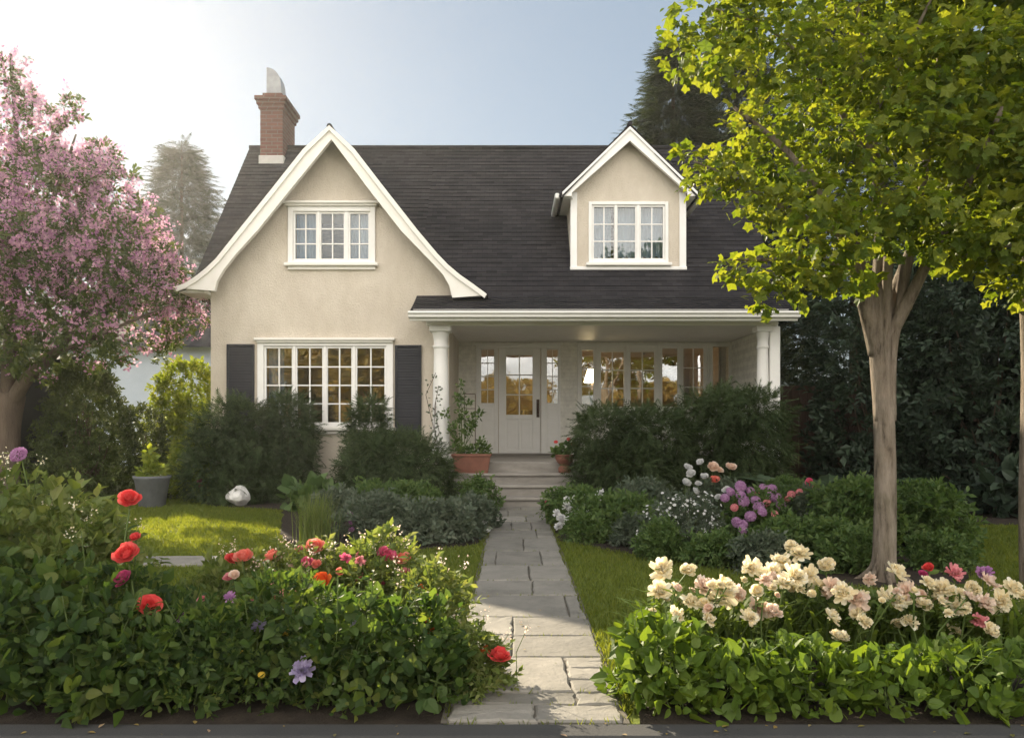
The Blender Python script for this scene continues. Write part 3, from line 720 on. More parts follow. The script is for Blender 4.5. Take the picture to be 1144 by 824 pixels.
mb.bm(slab_bm([(DL - .16, dze - .10), (DC, apex - .04), (DR + .16, dze - .10), (DR + .16, dze - .15), (DC, apex - .09), (DL - .16, dze - .15)], [], DY - .225, DY - .202))
for x0, x1 in ((DL - .012, DL + .10), (DR - .10, DR + .012)): mb.bbox(x0, x1, DY - .03, DY + .05, dz0 - .03, dze - .05, .006)
mb.bbox(DL - .02, DR + .02, DY - .05, DY + .03, dz0 - .03, dz0 + .03, .008)
for s_, xe in ((-1, DL), (1, DR)):                               # eaves with gutters running back to the roof
    a, b_ = (xe - .20, xe + .02) if s_ < 0 else (xe - .02, xe + .20)
    mb.box(a, b_, DY - .129, 14.62, dze - .17, dze - .15)
    gx = xe + s_ * .21
    mb.bbox(min(gx, gx + s_ * .07), max(gx, gx + s_ * .07), DY - .20, 14.55, dze - .20, dze - .11, .015)
    x0 = xe + s_ * .006; mb.box(min(x0, xe), max(x0, xe), DY + .06, 13.7, dz0, dze - .15) if s_ > 0 else None
mb.build('barge_board', M['white'], dorm)
def dcell(a, b_, nc, nr): return (px(a, DY), px(b_, DY), pz(288.5, DY), pz(231.5, DY), nc, nr)
window('dormer_window', *win, DY, [dcell(663.5, 686, 2, 3), dcell(690, 709.5, 1, 3), dcell(716, 740.5, 2, 3)], head=False, sill=True, proud=.03,
       curtain=[(px(661, DY), px(684, DY), pz(291, DY), pz(228, DY)), (px(714, DY), px(743, DY), pz(291, DY), pz(228, DY)), (px(690, DY), px(711, DY), pz(291, DY), pz(228, DY))])

# chimney
cx0, cx1, cy0, cy1 = -4.94, -4.50, 15.63, 16.5
ctop = pz(106, cy0)
mb = MB(); mb.box(cx0, cx1, cy0, cy1, 5.6, ctop - .28)
for k, e in enumerate((.03, .06, .09)): mb.bbox(cx0 - e, cx1 + e, cy0 - e, cy1 + e, ctop - .28 + k * .08, ctop - .28 + (k + 1) * .08 - .001, .006)
mb.box(cx0 + .03, cx1 - .03, cy0 + .05, cy1 - .05, ctop - .041, ctop + .06)
mb.box(-4.84, -4.58, 15.80, 16.06, ctop + .06, ctop + .20)
ch = mb.build('chimney', M['chimney'], house)
mb = MB(); mb.bbox(cx0 - .025, cx1 + .025, cy0 - .03, cy1 + .03, 6.18, 6.47, .01)
mb.build('flashing', M['lead'], ch)
mb = MB()
k = 14; pts = []
for i in range(k):                                             # half-round metal hood
    t = i / (k - 1); a = t * math.pi * .5
    pts.append((-4.86 + .30 * math.sin(a) if i else -4.86, ctop + .14 + .42 * (1 - t) ** .8 * 1.0))
prof = [(-4.86, ctop + .08)] + [(-4.86, ctop + .60)] + [(-4.86 + .29 * math.sin(t), ctop + .12 + .48 * math.cos(t) ** .7) for t in np.linspace(.12, 1.55, 10)] + [(-4.57, ctop + .06)]
mb.bm(slab_bm(prof, [], 15.77, 16.09))
mb.build('cowl', M['metal'], ch)

# rooms behind the glass
mb = MB()
def room(x0, x1, y0, y1, z0, z1):
    mb.add([(x0, y0, z0), (x1, y0, z0), (x1, y1, z0), (x0, y1, z0), (x0, y0, z1), (x1, y0, z1), (x1, y1, z1), (x0, y1, z1)],
           [(4, 7, 6, 5), (2, 6, 7, 3), (0, 3, 7, 4), (1, 5, 6, 2), (0, 1, 2, 3)])
room(-4.6, -1.25, 13.13, 15.9, .5, 2.95); room(-.95, 4.0, 15.41, 18.4, .5, 2.98)
room(-3.6, -2.2, 13.13, 14.6, 3.3, 4.78); room(1.1, 2.8, 13.55, 14.9, 4.0, 5.1)
mb.build('room', M['interior'], house)
for a in ((.2, 1.0, 17.2, 18.3, .62, 1.5), (2.2, 3.6, 17.6, 18.3, .62, 2.3), (-4.2, -2.6, 15.2, 15.85, .6, 1.9)): mb = MB(); mb.bbox(*a, .01); mb.build('cabinet', M['interior_floor'], house)
m, nt, N, L, b = newmat('lamp_shade'); b.inputs["Base Color"].default_value = (.8, .7, .5, 1); b.inputs["Emission Color"].default_value = (1, .72, .38, 1); b.inputs["Emission Strength"].default_value = 9.0
M['lamp'] = m
lp = empty('table_lamp', (1.62, 16.1, FL + .9), 'lit table lamp glowing behind the narrow left pane of the porch window', 'lamp')
mb = MB(); mb.lathe([(.17, 2.05), (.09, 2.32)], 1.62, 16.1, 20); mb.build('lamp_shade', M['lamp'], lp)
mb = MB(); mb.lathe([(.09, 1.52), (.10, 1.55), (.03, 1.62), (.06, 1.78), (.03, 1.92), (.015, 2.1)], 1.62, 16.1, 16); mb.build('lamp_base', M['handle'], lp)
st = MB(); st.bbox(1.35, 1.9, 15.85, 16.35, 1.47, 1.518, .008)
for xx in (1.38, 1.84):
    for yy in (15.88, 16.29): st.box(xx, xx + .03, yy, yy + .03, .5, 1.47)
st = st.build('side_table', M['interior_floor']); tag(st, 'dark wooden side table under the lamp inside the porch room', 'table')

# ------------------------------------------------------------------ foliage tools
def unit(a): return a / (np.linalg.norm(a, axis=-1, keepdims=True) + 1e-9)
T = {}
T['oval'] = (np.array([(0, 0, 0), (.24, .30, .05), (.27, .58, .03), (0, 1, -.10), (-.27, .58, .03), (-.24, .30, .05), (0, .48, -.04)]), np.array([(0, 1, 6), (1, 2, 6), (2, 3, 6), (3, 4, 6), (4, 5, 6), (5, 0, 6)]))
T['broad'] = (np.array([(0, 0, 0), (.30, .12, .04), (.40, .38, .03), (.26, .72, -.02), (0, 1, -.14), (-.26, .72, -.02), (-.40, .38, .03), (-.30, .12, .04), (0, .42, -.04)]), np.array([(i, (i + 1) % 8, 8) for i in range(8)]))
T['leaf'] = (np.array([(0, 0, 0), (.27, .42, .07), (0, 1, -.06), (-.27, .42, .07)]), np.array([(0, 1, 2), (0, 2, 3)]))
T['petal'] = (np.array([(0, 0, 0), (.38, .55, .05), (0, 1, .0), (-.38, .55, .05)]), np.array([(0, 1, 2), (0, 2, 3)]))
_mv = []
for k in range(10):
    a = math.pi * 2 * k / 10; r_ = (.50 if k % 2 == 0 else .34); _mv.append((math.sin(a) * r_, .42 - math.cos(a) * -r_, -.06 if k % 2 == 0 else .03))
_mv.append((0, .42, 0)); T['maple'] = (np.array(_mv), np.array([(i, (i + 1) % 10, 10) for i in range(10)]))
def frond(n=7, w=.30, lw=.075, droop=.22):
    v, f = [], []
    for k in range(n):
        y = .08 + .84 * k / n; ww = w * (1 - .55 * (k / n)); z = -droop * y * y; y2 = y + .20; z2 = -droop * y2 * y2 - .02
        for s in (-1, 1):
            b = len(v); v += [(0, y - lw * .5, z), (0, y + lw * .5, z), (s * ww, y2, z2)]; f.append((b, b + 1, b + 2) if s > 0 else (b + 1, b, b + 2))
    b = len(v); v += [(-.035, .85, -droop * .7), (.035, .85, -droop * .7), (0, 1.1, -droop * 1.15)]; f.append((b, b + 1, b + 2))
    return np.array(v), np.array(f)
T['frond'] = frond(); T['fern'] = frond(13, .22, .06, .55); T['needle'] = frond(8, .20, .06, .12)
def sprig(n=6, seed=1):
    r_ = np.random.default_rng(seed); v, f = [], []
    lv, lf = T['leaf']
    for k in range(n):
        a = k * 2.4; y = .1 + .75 * k / n; d = unit(np.array([math.cos(a) * .8, .75, math.sin(a) * .5])); nn = unit(np.array([0, -.2, 1.]) + r_.normal(0, .3, 3))
        X = unit(np.cross(d, nn)); Z = np.cross(X, d); s = .48
        p = np.array([0, y, 0]) + s * (lv[:, 0:1] * X + lv[:, 1:2] * d + lv[:, 2:3] * Z); b = len(v); v += list(p); f += [tuple(np.array(t_) + b) for t_ in lf]
    return np.array(v), np.array(f)
T['sprig'] = sprig()

def inst(mb, tname, pos, d, nrm, size, m=0):
    tv, tf = T[tname]; d = unit(d); X = unit(np.cross(d, nrm)); Z = np.cross(X, d); N_ = len(pos)
    size = np.broadcast_to(np.asarray(size, dtype=float), (N_,))[:, None, None]
    v = pos[:, None, :] + size * (tv[None, :, 0:1] * X[:, None] + tv[None, :, 1:2] * d[:, None] + tv[None, :, 2:3] * Z[:, None])
    f = tf[None] + (np.arange(N_) * len(tv))[:, None, None]
    mb.add(v.reshape(-1, 3), f.reshape(-1, tf.shape[1]), False, m)

def lump_points(rng, lumps, n, depth=.35, floor=.01):
    """points in the outer rind of a set of ellipsoids (x, y, z, rx, ry, rz); returns points and outward directions"""
    lp = np.array(lumps, dtype=float); wgt = (lp[:, 3] * lp[:, 4] + lp[:, 4] * lp[:, 5] + lp[:, 3] * lp[:, 5]); wgt /= wgt.sum()
    idx = rng.choice(len(lp), n, p=wgt); u = unit(rng.normal(0, 1, (n, 3)))
    r_ = 1 - depth * rng.random(n) ** 1.3 + rng.normal(0, .05, n)
    p = lp[idx, :3] + u * lp[idx, 3:6] * r_[:, None]; out = unit(u / lp[idx, 3:6])
    # drop what lies well inside another lump
    keep = p[:, 2] > floor
    for k in range(len(lp)):
        q = ((p - lp[k, :3]) / lp[k, 3:6]); keep &= ~(((q ** 2).sum(1) < .42) & (idx != k))
    return p[keep], out[keep]

def fill_lumps(rng, c, rx, ry, h, n, rl, shape='dome', z0=.0):
    """lumps spread over a dome / cone / column standing on the ground"""
    L_ = []
    for k in range(n):
        t = (k + .5) / n; a = k * 2.39996 + rng.normal(0, .25)
        z = h * (t ** .85) * .92
        if shape == 'dome': w = math.sqrt(max(0, 1 - (z / h) ** 2)) * .95 if z > .25 * h else .9
        elif shape == 'cone': w = (1 - z / h) ** .75 * .92 + .05
        else: w = .85
        rr = rl * rng.uniform(.75, 1.25); w = max(0, w - rr * .6 / max(rx, ry))
        L_.append((c[0] + math.cos(a) * rx * w, c[1] + math.sin(a) * ry * w, z0 + min(z, h - rr * .75) , rr, rr, rr * .85))
    return L_

def leaves(mb, rng, lumps, n, tname, size, up=.35, rnd=.55, droop=0, depth=.4, nup=.5, floor=.02, sv=.3, m=0):
    p, o = lump_points(rng, lumps, n, depth, floor); k = len(p)
    d = unit(o * .8 + np.array([0, 0, up - droop]) + rng.normal(0, rnd, (k, 3)))
    nr = unit(o * .5 + np.array([0, 0, nup]) + rng.normal(0, .45, (k, 3)))
    inst(mb, tname, p, d, nr, size * (1 + rng.normal(0, sv, k)).clip(.45, 1.8), m)
    return p

def twigs(mb, rng, base, lumps, r0=.02, seg=5, frac=.85):
    for (x_, y_, z_, a, b_, c_) in lumps:
        q = np.array([x_, y_, z_]) ; b0 = np.array(base) + rng.normal(0, .05, 3) * np.array([1, 1, 0])
        mid_ = (b0 + q) / 2 + rng.normal(0, .06, 3); mb.tube([b0, mid_, b0 + (q - b0) * frac], [r0, r0 * .7, r0 * .3], seg, cap=False)

def shrub(name, x, y, rx, ry, h, label, cat, leafm, tname='sprig', n=3000, size=.12, nl=16, rl=.3, shape='dome', seed=1, group=None, stemm='barkdark', **kw):
    rng = np.random.default_rng(seed); e = empty(name, (x, y, 0), label, cat, group)
    L_ = fill_lumps(rng, (x, y), rx, ry, h, nl, rl, shape)
    mb = MB(); leaves(mb, rng, L_, n, tname, size, **kw); mb.build('foliage', M[leafm], e)
    mb = MB(); twigs(mb, rng, (x, y, 0), L_[::2]); mb.build('stem', M[stemm], e)
    return e

# ------------------------------------------------------------------ evergreens by the house
shrub('evergreen_shrub', -4.25, 12.25, .80, .42, 1.55, 'dark layered evergreen shrub under the left shutter of the big window', 'shrub', 'yew', 'frond', 9098, .16, 22, .34, seed=11, up=.05, droop=.1, nup=1.0, rnd=.45, depth=.75)
shrub('evergreen_shrub', -3.45, 12.35, .42, .36, 1.62, 'upright dark evergreen shrub before the first panes of the big window', 'shrub', 'yew', 'frond', 5250, .16, 14, .28, seed=12, up=.1, droop=.1, nup=1.0, rnd=.45, depth=.75)
shrub('evergreen_shrub', -2.2, 12.2, .42, .38, 1.58, 'tall pointed evergreen shrub at the right end of the big window', 'shrub', 'yew', 'frond', 5250, .16, 16, .26, 'cone', seed=13, up=.1, droop=.1, nup=1.0, rnd=.45, depth=.75)
shrub('evergreen_shrub', -1.75, 11.5, .95, .6, 1.02, 'wide low evergreen shrub left of the porch steps', 'shrub', 'yew', 'frond', 9798, .16, 22, .32, seed=14, up=.05, droop=.15, nup=1.0, rnd=.45, depth=.75)
shrub('evergreen_shrub', 1.75, 11.6, .92, .6, 1.42, 'broad dark evergreen shrub right of the porch steps', 'shrub', 'yew', 'frond', 13300, .16, 28, .36, 'column', seed=15, up=.0, droop=.15, nup=1.0, rnd=.45, depth=.75)
shrub('evergreen_shrub', 3.25, 11.7, .82, .6, 1.70, 'tall rounded evergreen shrub under the right porch column', 'shrub', 'yew', 'frond', 14000, .16, 30, .38, 'column', seed=16, up=.0, droop=.15, nup=1.0, rnd=.45, depth=.75)

# cone and sunlit shrubs on the left
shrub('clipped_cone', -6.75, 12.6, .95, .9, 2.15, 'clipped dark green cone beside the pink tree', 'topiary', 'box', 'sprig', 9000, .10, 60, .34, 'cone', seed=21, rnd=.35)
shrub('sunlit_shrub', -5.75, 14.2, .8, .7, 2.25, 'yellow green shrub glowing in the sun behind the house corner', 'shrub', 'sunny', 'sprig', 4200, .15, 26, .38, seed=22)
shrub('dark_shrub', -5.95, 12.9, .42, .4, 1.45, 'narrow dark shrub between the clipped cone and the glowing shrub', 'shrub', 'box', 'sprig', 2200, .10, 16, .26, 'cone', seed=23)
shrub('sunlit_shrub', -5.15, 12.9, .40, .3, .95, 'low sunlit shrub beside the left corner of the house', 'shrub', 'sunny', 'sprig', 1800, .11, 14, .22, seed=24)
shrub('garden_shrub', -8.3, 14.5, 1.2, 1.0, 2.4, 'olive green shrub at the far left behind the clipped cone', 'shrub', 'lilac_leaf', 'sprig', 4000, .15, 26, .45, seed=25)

# ------------------------------------------------------------------ trees
def branch(mb, pts, r0, r1, seg=9, m=0):
    """smooth tapered limb through control points"""
    P_ = np.array([tuple(p) for p in pts], dtype=float); n = len(P_); k = 5
    t = np.linspace(0, n - 1, (n - 1) * k + 1); out = []
    for u in t:
        i = min(int(u), n - 2); f = u - i
        p0 = P_[max(i - 1, 0)]; p1 = P_[i]; p2 = P_[i + 1]; p3 = P_[min(i + 2, n - 1)]
        out.append(.5 * ((2 * p1) + (-p0 + p2) * f + (2 * p0 - 5 * p1 + 4 * p2 - p3) * f * f + (-p0 + 3 * p1 - 3 * p2 + p3) * f ** 3))
    s = np.linspace(0, 1, len(out)); mb.tube(out, r0 + (r1 - r0) * s ** .9, seg, m)
    return out

# the maple on the right
rng = np.random.default_rng(31)
tx, ty = px(988, 6.1), 6.1
maple = empty('maple_tree', (tx, ty, 0), 'tall maple with slender grey brown trunk and sunlit yellow green crown', 'tree')
mb = MB()
T0 = [W(988, 690, 6.1), W(989, 640, 6.1), W(989, 560, 6.1), W(988, 480, 6.1), W(984, 410, 6.1), W(982, 360, 6.1), W(984, 325, 6.1)]
pts = [Vector((tx, ty, -.05))] + T0[1:]
k = branch(mb, pts[:1] + [Vector((tx, ty, .06)), Vector((tx, ty, .22))] + pts[2:], .095, .064, 22); branch(mb, pts[2:], .066, .086, 22)
for a in np.arange(7) * .9:   # root flare
    branch(mb, [(tx + math.cos(a) * .05, ty + math.sin(a) * .05, .30), (tx + math.cos(a) * .08, ty + math.sin(a) * .08, .12), (tx + math.cos(a) * .17, ty + math.sin(a) * .17, .02), (tx + math.cos(a) * .26, ty + math.sin(a) * .26, -.03)], .03, .012, 8)

for k_, (dx, dy) in enumerate(((.05, -.05), (-.05, -.04), (.0, -.07), (.06, .03))):   # stems running down into the trunk
    branch(mb, [W(988 + dx * 90, 470, 6.1) + Vector((dx * .4, dy * .4, 0)), W(986 + dx * 160, 400, 6.1) + Vector((0, dy * .8, 0)), W(985 + dx * 330, 345, 6.1) + Vector((0, dy, 0)), W(985 + dx * 480, 290, 6.1) + Vector((0, dy * 1.6, 0))], .03, .038, 9)
def limb(a, r0, r1): return branch(mb, a, r0, r1, 9)
limb([W(981, 395, 6.1), W(968, 345, 6.08), W(955, 300, 6.0), W(930, 240, 5.9), W(880, 170, 5.85), W(820, 120, 5.9)], .075, .012)
limb([W(984, 370, 6.1), W(985, 310, 6.1), W(985, 240, 6.15), W(972, 150, 6.3), W(962, 60, 6.4), W(960, -40, 6.4)], .085, .02)
limb([W(986, 380, 6.12), W(1003, 320, 6.2), W(1020, 270, 6.4), W(1035, 180, 6.6), W(1050, 60, 6.8)], .065, .02)
limb([W(988, 385, 6.12), W(1015, 335, 6.0), W(1040, 285, 5.9), W(1075, 220, 5.7), W(1120, 120, 5.6)], .06, .015)
limb([W(958, 308, 6.0), W(920, 290, 5.8), W(860, 290, 5.7), W(815, 290, 5.7)], .03, .006)
limb([W(940, 262, 5.93), W(880, 235, 6.0), W(820, 200, 6.1), W(775, 180, 6.1)], .03, .006)
limb([W(1030, 300, 5.95), W(1080, 285, 5.8), W(1150, 270, 5.6)], .025, .006)
limb([W(980, 200, 6.2), W(930, 110, 6.4), W(870, 40, 6.4), W(800, 10, 6.3)], .03, .006)
limb([W(970, 140, 6.3), W(1010, 60, 6.0), W(1050, -20, 5.8)], .03, .006)
mb.build('trunk', M['bark'], maple)
ML = []
spec = [(785, 20, 6.3, .30), (815, 50, 6.2, .40), (775, 45, 6.2, .16), (850, 20, 6.4, .45), (845, 90, 6.1, .38), (900, 60, 6.2, .5), (880, 120, 5.9, .42),
        (795, 178, 6.1, .24), (765, 172, 6.1, .10), (830, 195, 6.0, .32), (870, 180, 6.3, .4), (800, 205, 6.0, .18), (900, 220, 5.7, .36), (860, 225, 5.9, .26),
        (935, 150, 6.2, .5), (960, 70, 6.3, .6), (820, 292, 5.7, .15), (845, 300, 5.7, .24), (875, 285, 5.65, .28), (905, 270, 5.6, .34), (880, 325, 5.6, .20), (915, 315, 5.6, .26), (945, 290, 5.5, .26), (855, 330, 5.6, .12),
        (960, 220, 5.6, .4), (1000, 150, 5.7, .5), (1010, 30, 6.2, .6), (1060, 90, 6.0, .6), (1050, 180, 5.8, .5), (1100, 140, 5.7, .55), (1120, 40, 5.8, .6), (1090, 230, 5.6, .42),
        (1130, 250, 5.5, .4), (1020, 235, 5.5, .34), (1060, 270, 5.6, .26), (1100, 290, 5.6, .24), (1150, 190, 5.6, .5), (1180, 100, 5.8, .6), (1190, 270, 5.7, .4),
        (900, -40, 6.4, .6), (980, -60, 6.4, .7), (1070, -60, 6.2, .7), (830, -30, 6.4, .4), (960, 320, 5.7, .16), (1000, 110, 6.7, .5), (930, 30, 6.9, .5), (1080, 30, 6.8, .6), (1040, 130, 6.8, .5), (1120, 200, 6.6, .5)] + [(1060, 120, 7.7, .7), (1110, 60, 7.8, .7), (1080, 200, 7.4, .6), (1140, 150, 7.5, .7), (1150, 240, 7.2, .5), (1040, 255, 7.0, .35), (1060, -10, 7.8, .7)]
for (a, b_, D, r_) in spec:
    q = W(a, b_, D)
    for j in range(3):
        o = rng.normal(0, .38, 3) * r_; ML.append((q.x + o[0], q.y + o[1], q.z + o[2] * .7, r_ * .72, r_ * .8, r_ * .46))
mb = MB(); leaves(mb, rng, ML, 25000, 'maple', .072, up=-.05, droop=.25, rnd=.6, depth=.8, nup=.9, sv=.38)
leaves(mb, rng, ML, 7000, 'oval', .06, up=-.05, droop=.3, rnd=.7, depth=.9, nup=.7, sv=.4)
leaves(mb, rng, [l for l in ML if l[0] > px(1010, l[1])], 7000, 'maple', .085, up=-.05, droop=.25, rnd=.6, depth=.9, nup=.9, sv=.38)
mb.build('crown', M['maple'], maple)

# pink blossom tree on the left
rng = np.random.default_rng(41)
lx, ly = px(2, 12.0), 12.0
lil = empty('blossom_tree', (lx, ly, 0), 'spreading tree covered in pink lilac blossom', 'tree')
mb = MB()
branch(mb, [(lx, ly, -.05), W(4, 540, 12.00), W(6, 480, 12.00), W(14, 440, 12.00)], .25, .18, 12)
branch(mb, [W(12, 455, 12.00), W(28, 425, 11.85), W(60, 395, 11.71), W(110, 330, 11.71), W(150, 270, 12.00)], .125, .03)
branch(mb, [W(12, 450, 12.00), W(10, 400, 12.00), W(20, 300, 12.15), W(20, 180, 12.29), W(12, 60, 12.29)], .13, .02)
branch(mb, [W(10, 455, 12.00), W(-30, 390, 11.85), W(-70, 290, 11.71)], .12, .03)
branch(mb, [W(60, 395, 11.71), W(120, 370, 11.41), W(190, 340, 12.9)], .05, .012)
branch(mb, [W(18, 310, 12.15), W(60, 220, 12.15), W(85, 150, 12.15)], .06, .012)
mb.build('trunk', M['bark2'], lil)
spec = [(15, 75, 8.4, .14), (20, 110, 8.4, .2), (30, 150, 8.4, .34), (75, 120, 8.4, .16), (60, 165, 8.3, .34), (0, 190, 8.3, .5), (100, 175, 8.4, .2), (90, 205, 8.2, .38), (40, 230, 8.1, .55), (120, 170, 8.4, .12),
        (125, 215, 8.2, .28), (115, 250, 8.1, .42), (150, 265, 8.2, .32), (70, 280, 8.0, .55), (10, 290, 7.9, .6), (175, 290, 8.2, .3), (140, 300, 8.0, .42), (190, 315, 8.0, .26), (208, 338, 8, .22), (100, 335, 7.9, .5), (50, 345, 7.9, .5),
        (165, 345, 7.9, .36), (202, 356, 8.0, .24), (222, 340, 8, .12), (120, 380, 8.0, .36), (70, 392, 8.0, .36), (0, 370, 7.9, .45), (165, 385, 8.0, .2), (185, 380, 8.0, .14), (-50, 200, 8.2, .6), (-60, 300, 8, .6), (-50, 380, 8, .5), (30, 410, 8.3, .3),
        (60, 260, 8.7, .5), (110, 310, 8.7, .5), (20, 330, 8.8, .6), (150, 330, 8.6, .4)]
LL = []
for (a, b_, D, r_) in spec:
    D = D * 12.0 / 8.2 if a < 160 else 13.3; r_ *= 12.0 / 8.2; q = W(a, b_, D)
    for j in range(3):
        o = rng.normal(0, .4, 3) * r_; LL.append((q.x + o[0], q.y + o[1], q.z + o[2], r_ * .7, r_ * .7, r_ * .6))
mb = MB(); leaves(mb, rng, LL, 9000, 'sprig', .15, depth=.8, rnd=.6)
mb.build('crown', M['lilac_leaf'], lil)
# panicles: a cone of tiny petals at twig ends; fewer low down
mb = MB()
p, o = lump_points(rng, [l for l in LL], 5200, .35)
keep = rng.random(len(p)) < np.clip((p[:, 2] - 2.1) / 1.5, .08, 1); p, o = p[keep], o[keep]
ax = unit(o + np.array([0, 0, .6]) + rng.normal(0, .3, p.shape)); n = len(p); kf = 16
t = rng.random((n, kf)); off = unit(rng.normal(0, 1, (n, kf, 3)))
ln = rng.uniform(.12, .26, n)
q = p[:, None] + ax[:, None] * (t * ln[:, None])[..., None] + off * ((1.05 - t) * .06)[..., None]
q = q.reshape(-1, 3); dd = unit(off.reshape(-1, 3) + rng.normal(0, .3, (n * kf, 3)))
inst(mb, 'petal', q, dd, unit(rng.normal(0, 1, q.shape)), rng.uniform(.032, .062, len(q)))
bo = mb.build('blossom', M['lilac_bloom'], lil); bo['kind'] = 'stuff'

def conifer(name, x, y, h, r, label, matn, seed, n=2600, size=.8, z0=.8, flat=.25, bare=.2):
    rng = np.random.default_rng(seed); e = empty(name, (x, y, 0), label, 'tree')
    mb = MB(); branch(mb, [(x, y, -.1), (x, y, h * .5), (x, y, h)], .02 * h, .01, 8)
    t = rng.random(n) ** .8; z = z0 + (h - z0) * t
    tier = np.floor(t * 16) / 16; nb = 9
    a = np.floor(rng.random(n) * nb) * 2 * np.pi / nb + tier * 37 + rng.normal(0, .16, n)
    rr = r * (1 - t) ** .8 * (.75 + .5 * np.abs(np.sin(tier * 91 + a * 1.3))) + .15
    s = np.sqrt(rng.random(n)) * rr
    z = z0 + (h - z0) * (tier + (t - tier) * .5) - s * flat + rng.normal(0, .05, n) * r
    p = np.stack([x + np.cos(a) * s, y + np.sin(a) * s, z], 1)
    d = np.stack([np.cos(a), np.sin(a), np.full(n, -.15)], 1) + rng.normal(0, .3, (n, 3))
    mb2 = MB(); inst(mb2, 'needle', p, d, unit(np.array([0, 0, 1.]) + rng.normal(0, .3, (n, 3))), size * rng.uniform(.6, 1.2, n) * (1.15 - .6 * t))
    mb.build('trunk', M['barkdark'], e); mb2.build('crown', M[matn], e)
conifer('conifer_tree', px(203, 30), 30, 1.2 + 316 * 30 / FPX, 2.7, 'hazy conifer rising behind the pink tree and the roof', 'conifer2', 51, 4200, 1.2, 3)
conifer('conifer_tree', px(752, 21), 21, 1.2 + 432 * 21 / FPX, 2.1, 'tall dark conifer behind the right side of the roof', 'conifer', 52, 9000, .8, 2.5)
conifer('conifer_tree', px(822, 22), 22, 1.2 + 470 * 22 / FPX, 2.3, 'dark conifer half hidden by the maple crown', 'conifer', 53, 9000, .85, 2.0)
conifer('conifer_tree', 8.2, 19, 11.5, 2.6, 'added dark conifer deep behind the maple trunk, there to shade the right side', 'conifer', 54, 7000, .9, 1.0)  # unseen tree added to keep the sun off the right-hand shrubs
conifer('conifer_tree', 11.6, 17, 11.0, 2.6, 'added dark conifer far to the right behind the big shrubs, there for its shade', 'conifer', 55, 7000, .9, .8)  # another sun blocker out of view, put in to darken the right side

# big dark shrubs on the right
def bigshrub(x, y, rx, ry, h, label, seed, n=5200, size=.22):
    shrub('rhododendron', x, y, rx, ry, h, label, 'shrub', 'dark', 'sprig', n, size, 40, .55, 'column', seed=seed, rnd=.45, nup=.7)
bigshrub(6.0, 12.8, 1.1, 1.0, 3.6, 'tall dark shrub beyond the porch corner', 61)
bigshrub(7.0, 11.6, 1.3, 1.0, 3.9, 'great dark shrub directly right of the maple trunk', 62)
bigshrub(8.7, 11.2, 1.4, 1.1, 4.1, 'great dark shrub at the right edge of the garden', 63)
bigshrub(10.8, 12.2, 1.5, 1.2, 4.4, 'dark shrub beyond the right edge of the lawn', 64)
shrub('garden_shrub', 7.3, 10.3, 1.4, .4, .75, 'low dark leafy shrub at the far edge of the right lawn', 'shrub', 'dark', 'broad', 1500, .16, 22, .25, seed=65)

# second trunk at the right edge
e = empty('edge_tree', (px(1153, 6.0), 6.0, 0), 'narrow brown trunk cut off by the right edge', 'tree')
mb = MB(); branch(mb, [(e.location.x, 6.0, -.05), W(1151, 560, 6.0), W(1153, 420, 6.0), W(1150, 300, 6.0), W(1154, 150, 6.0), W(1160, 0, 6.0)], .085, .06, 10); mb.build('trunk', M['bark'], e)
rng = np.random.default_rng(66); mb = MB(); leaves(mb, rng, [(e.location.x + .3, 6, 4.9, .9, .9, .6), (e.location.x + .9, 6.2, 4.5, .7, .7, .5), (e.location.x - .1, 6.3, 5.4, .8, .8, .5)], 2500, 'maple', .11, depth=.8, droop=.25); mb.build('crown', M['maple'], e)

# fence at the right, neighbour on the left
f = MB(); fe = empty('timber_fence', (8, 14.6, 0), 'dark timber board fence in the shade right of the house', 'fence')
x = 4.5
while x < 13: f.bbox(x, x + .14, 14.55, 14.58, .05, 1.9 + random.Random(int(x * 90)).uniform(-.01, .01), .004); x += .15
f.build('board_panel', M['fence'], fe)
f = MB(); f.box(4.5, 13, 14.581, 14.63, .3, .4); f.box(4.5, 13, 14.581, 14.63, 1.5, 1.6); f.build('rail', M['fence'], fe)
nb = empty('neighbour_house', (-13, 24, 0), 'pale blue neighbouring house glimpsed between the pink tree and the cottage', 'house')
f = MB(); f.box(-17, -8.2, 22, 28, 0, 3.4); f.build('wall', M['neighbour'], nb)
f = MB(); f.add([(-17.4, 21.6, 3.3), (-7.8, 21.6, 3.3), (-7.8, 28.4, 3.3), (-17.4, 28.4, 3.3), (-16, 25, 4.6), (-9.4, 25, 4.6)], [(0, 1, 5, 4), (2, 3, 4, 5)]); f.add([(-7.8, 21.6, 3.3), (-7.8, 28.4, 3.3), (-9.4, 25, 4.6), (-17.4, 28.4, 3.3), (-17.4, 21.6, 3.3), (-16, 25, 4.6)], [(0, 1, 2), (3, 4, 5)]); f.build('roof', M['shingleX'], nb)
sh = empty('garden_shed', (-9.3, 12.6, 0), 'dark slate blue garden shed behind the pink tree trunk', 'shed')
f = MB(); f.box(-10.4, -7.95, 12.4, 14.2, 0, 2.0); f.build('wall', M['shutter'], sh)
f = MB(); f.add([(-10.6, 12.2, 2.0), (-7.75, 12.2, 2.0), (-7.75, 14.4, 2.4), (-10.6, 14.4, 2.4), (-10.6, 12.2, 2.06), (-7.75, 12.2, 2.06), (-7.75, 14.4, 2.46), (-10.6, 14.4, 2.46)], [(0, 3, 2, 1), (4, 5, 6, 7), (0, 1, 5, 4), (1, 2, 6, 5), (2, 3, 7, 6), (3, 0, 4, 7)]); f.build('roof', M['shingleX'], sh)

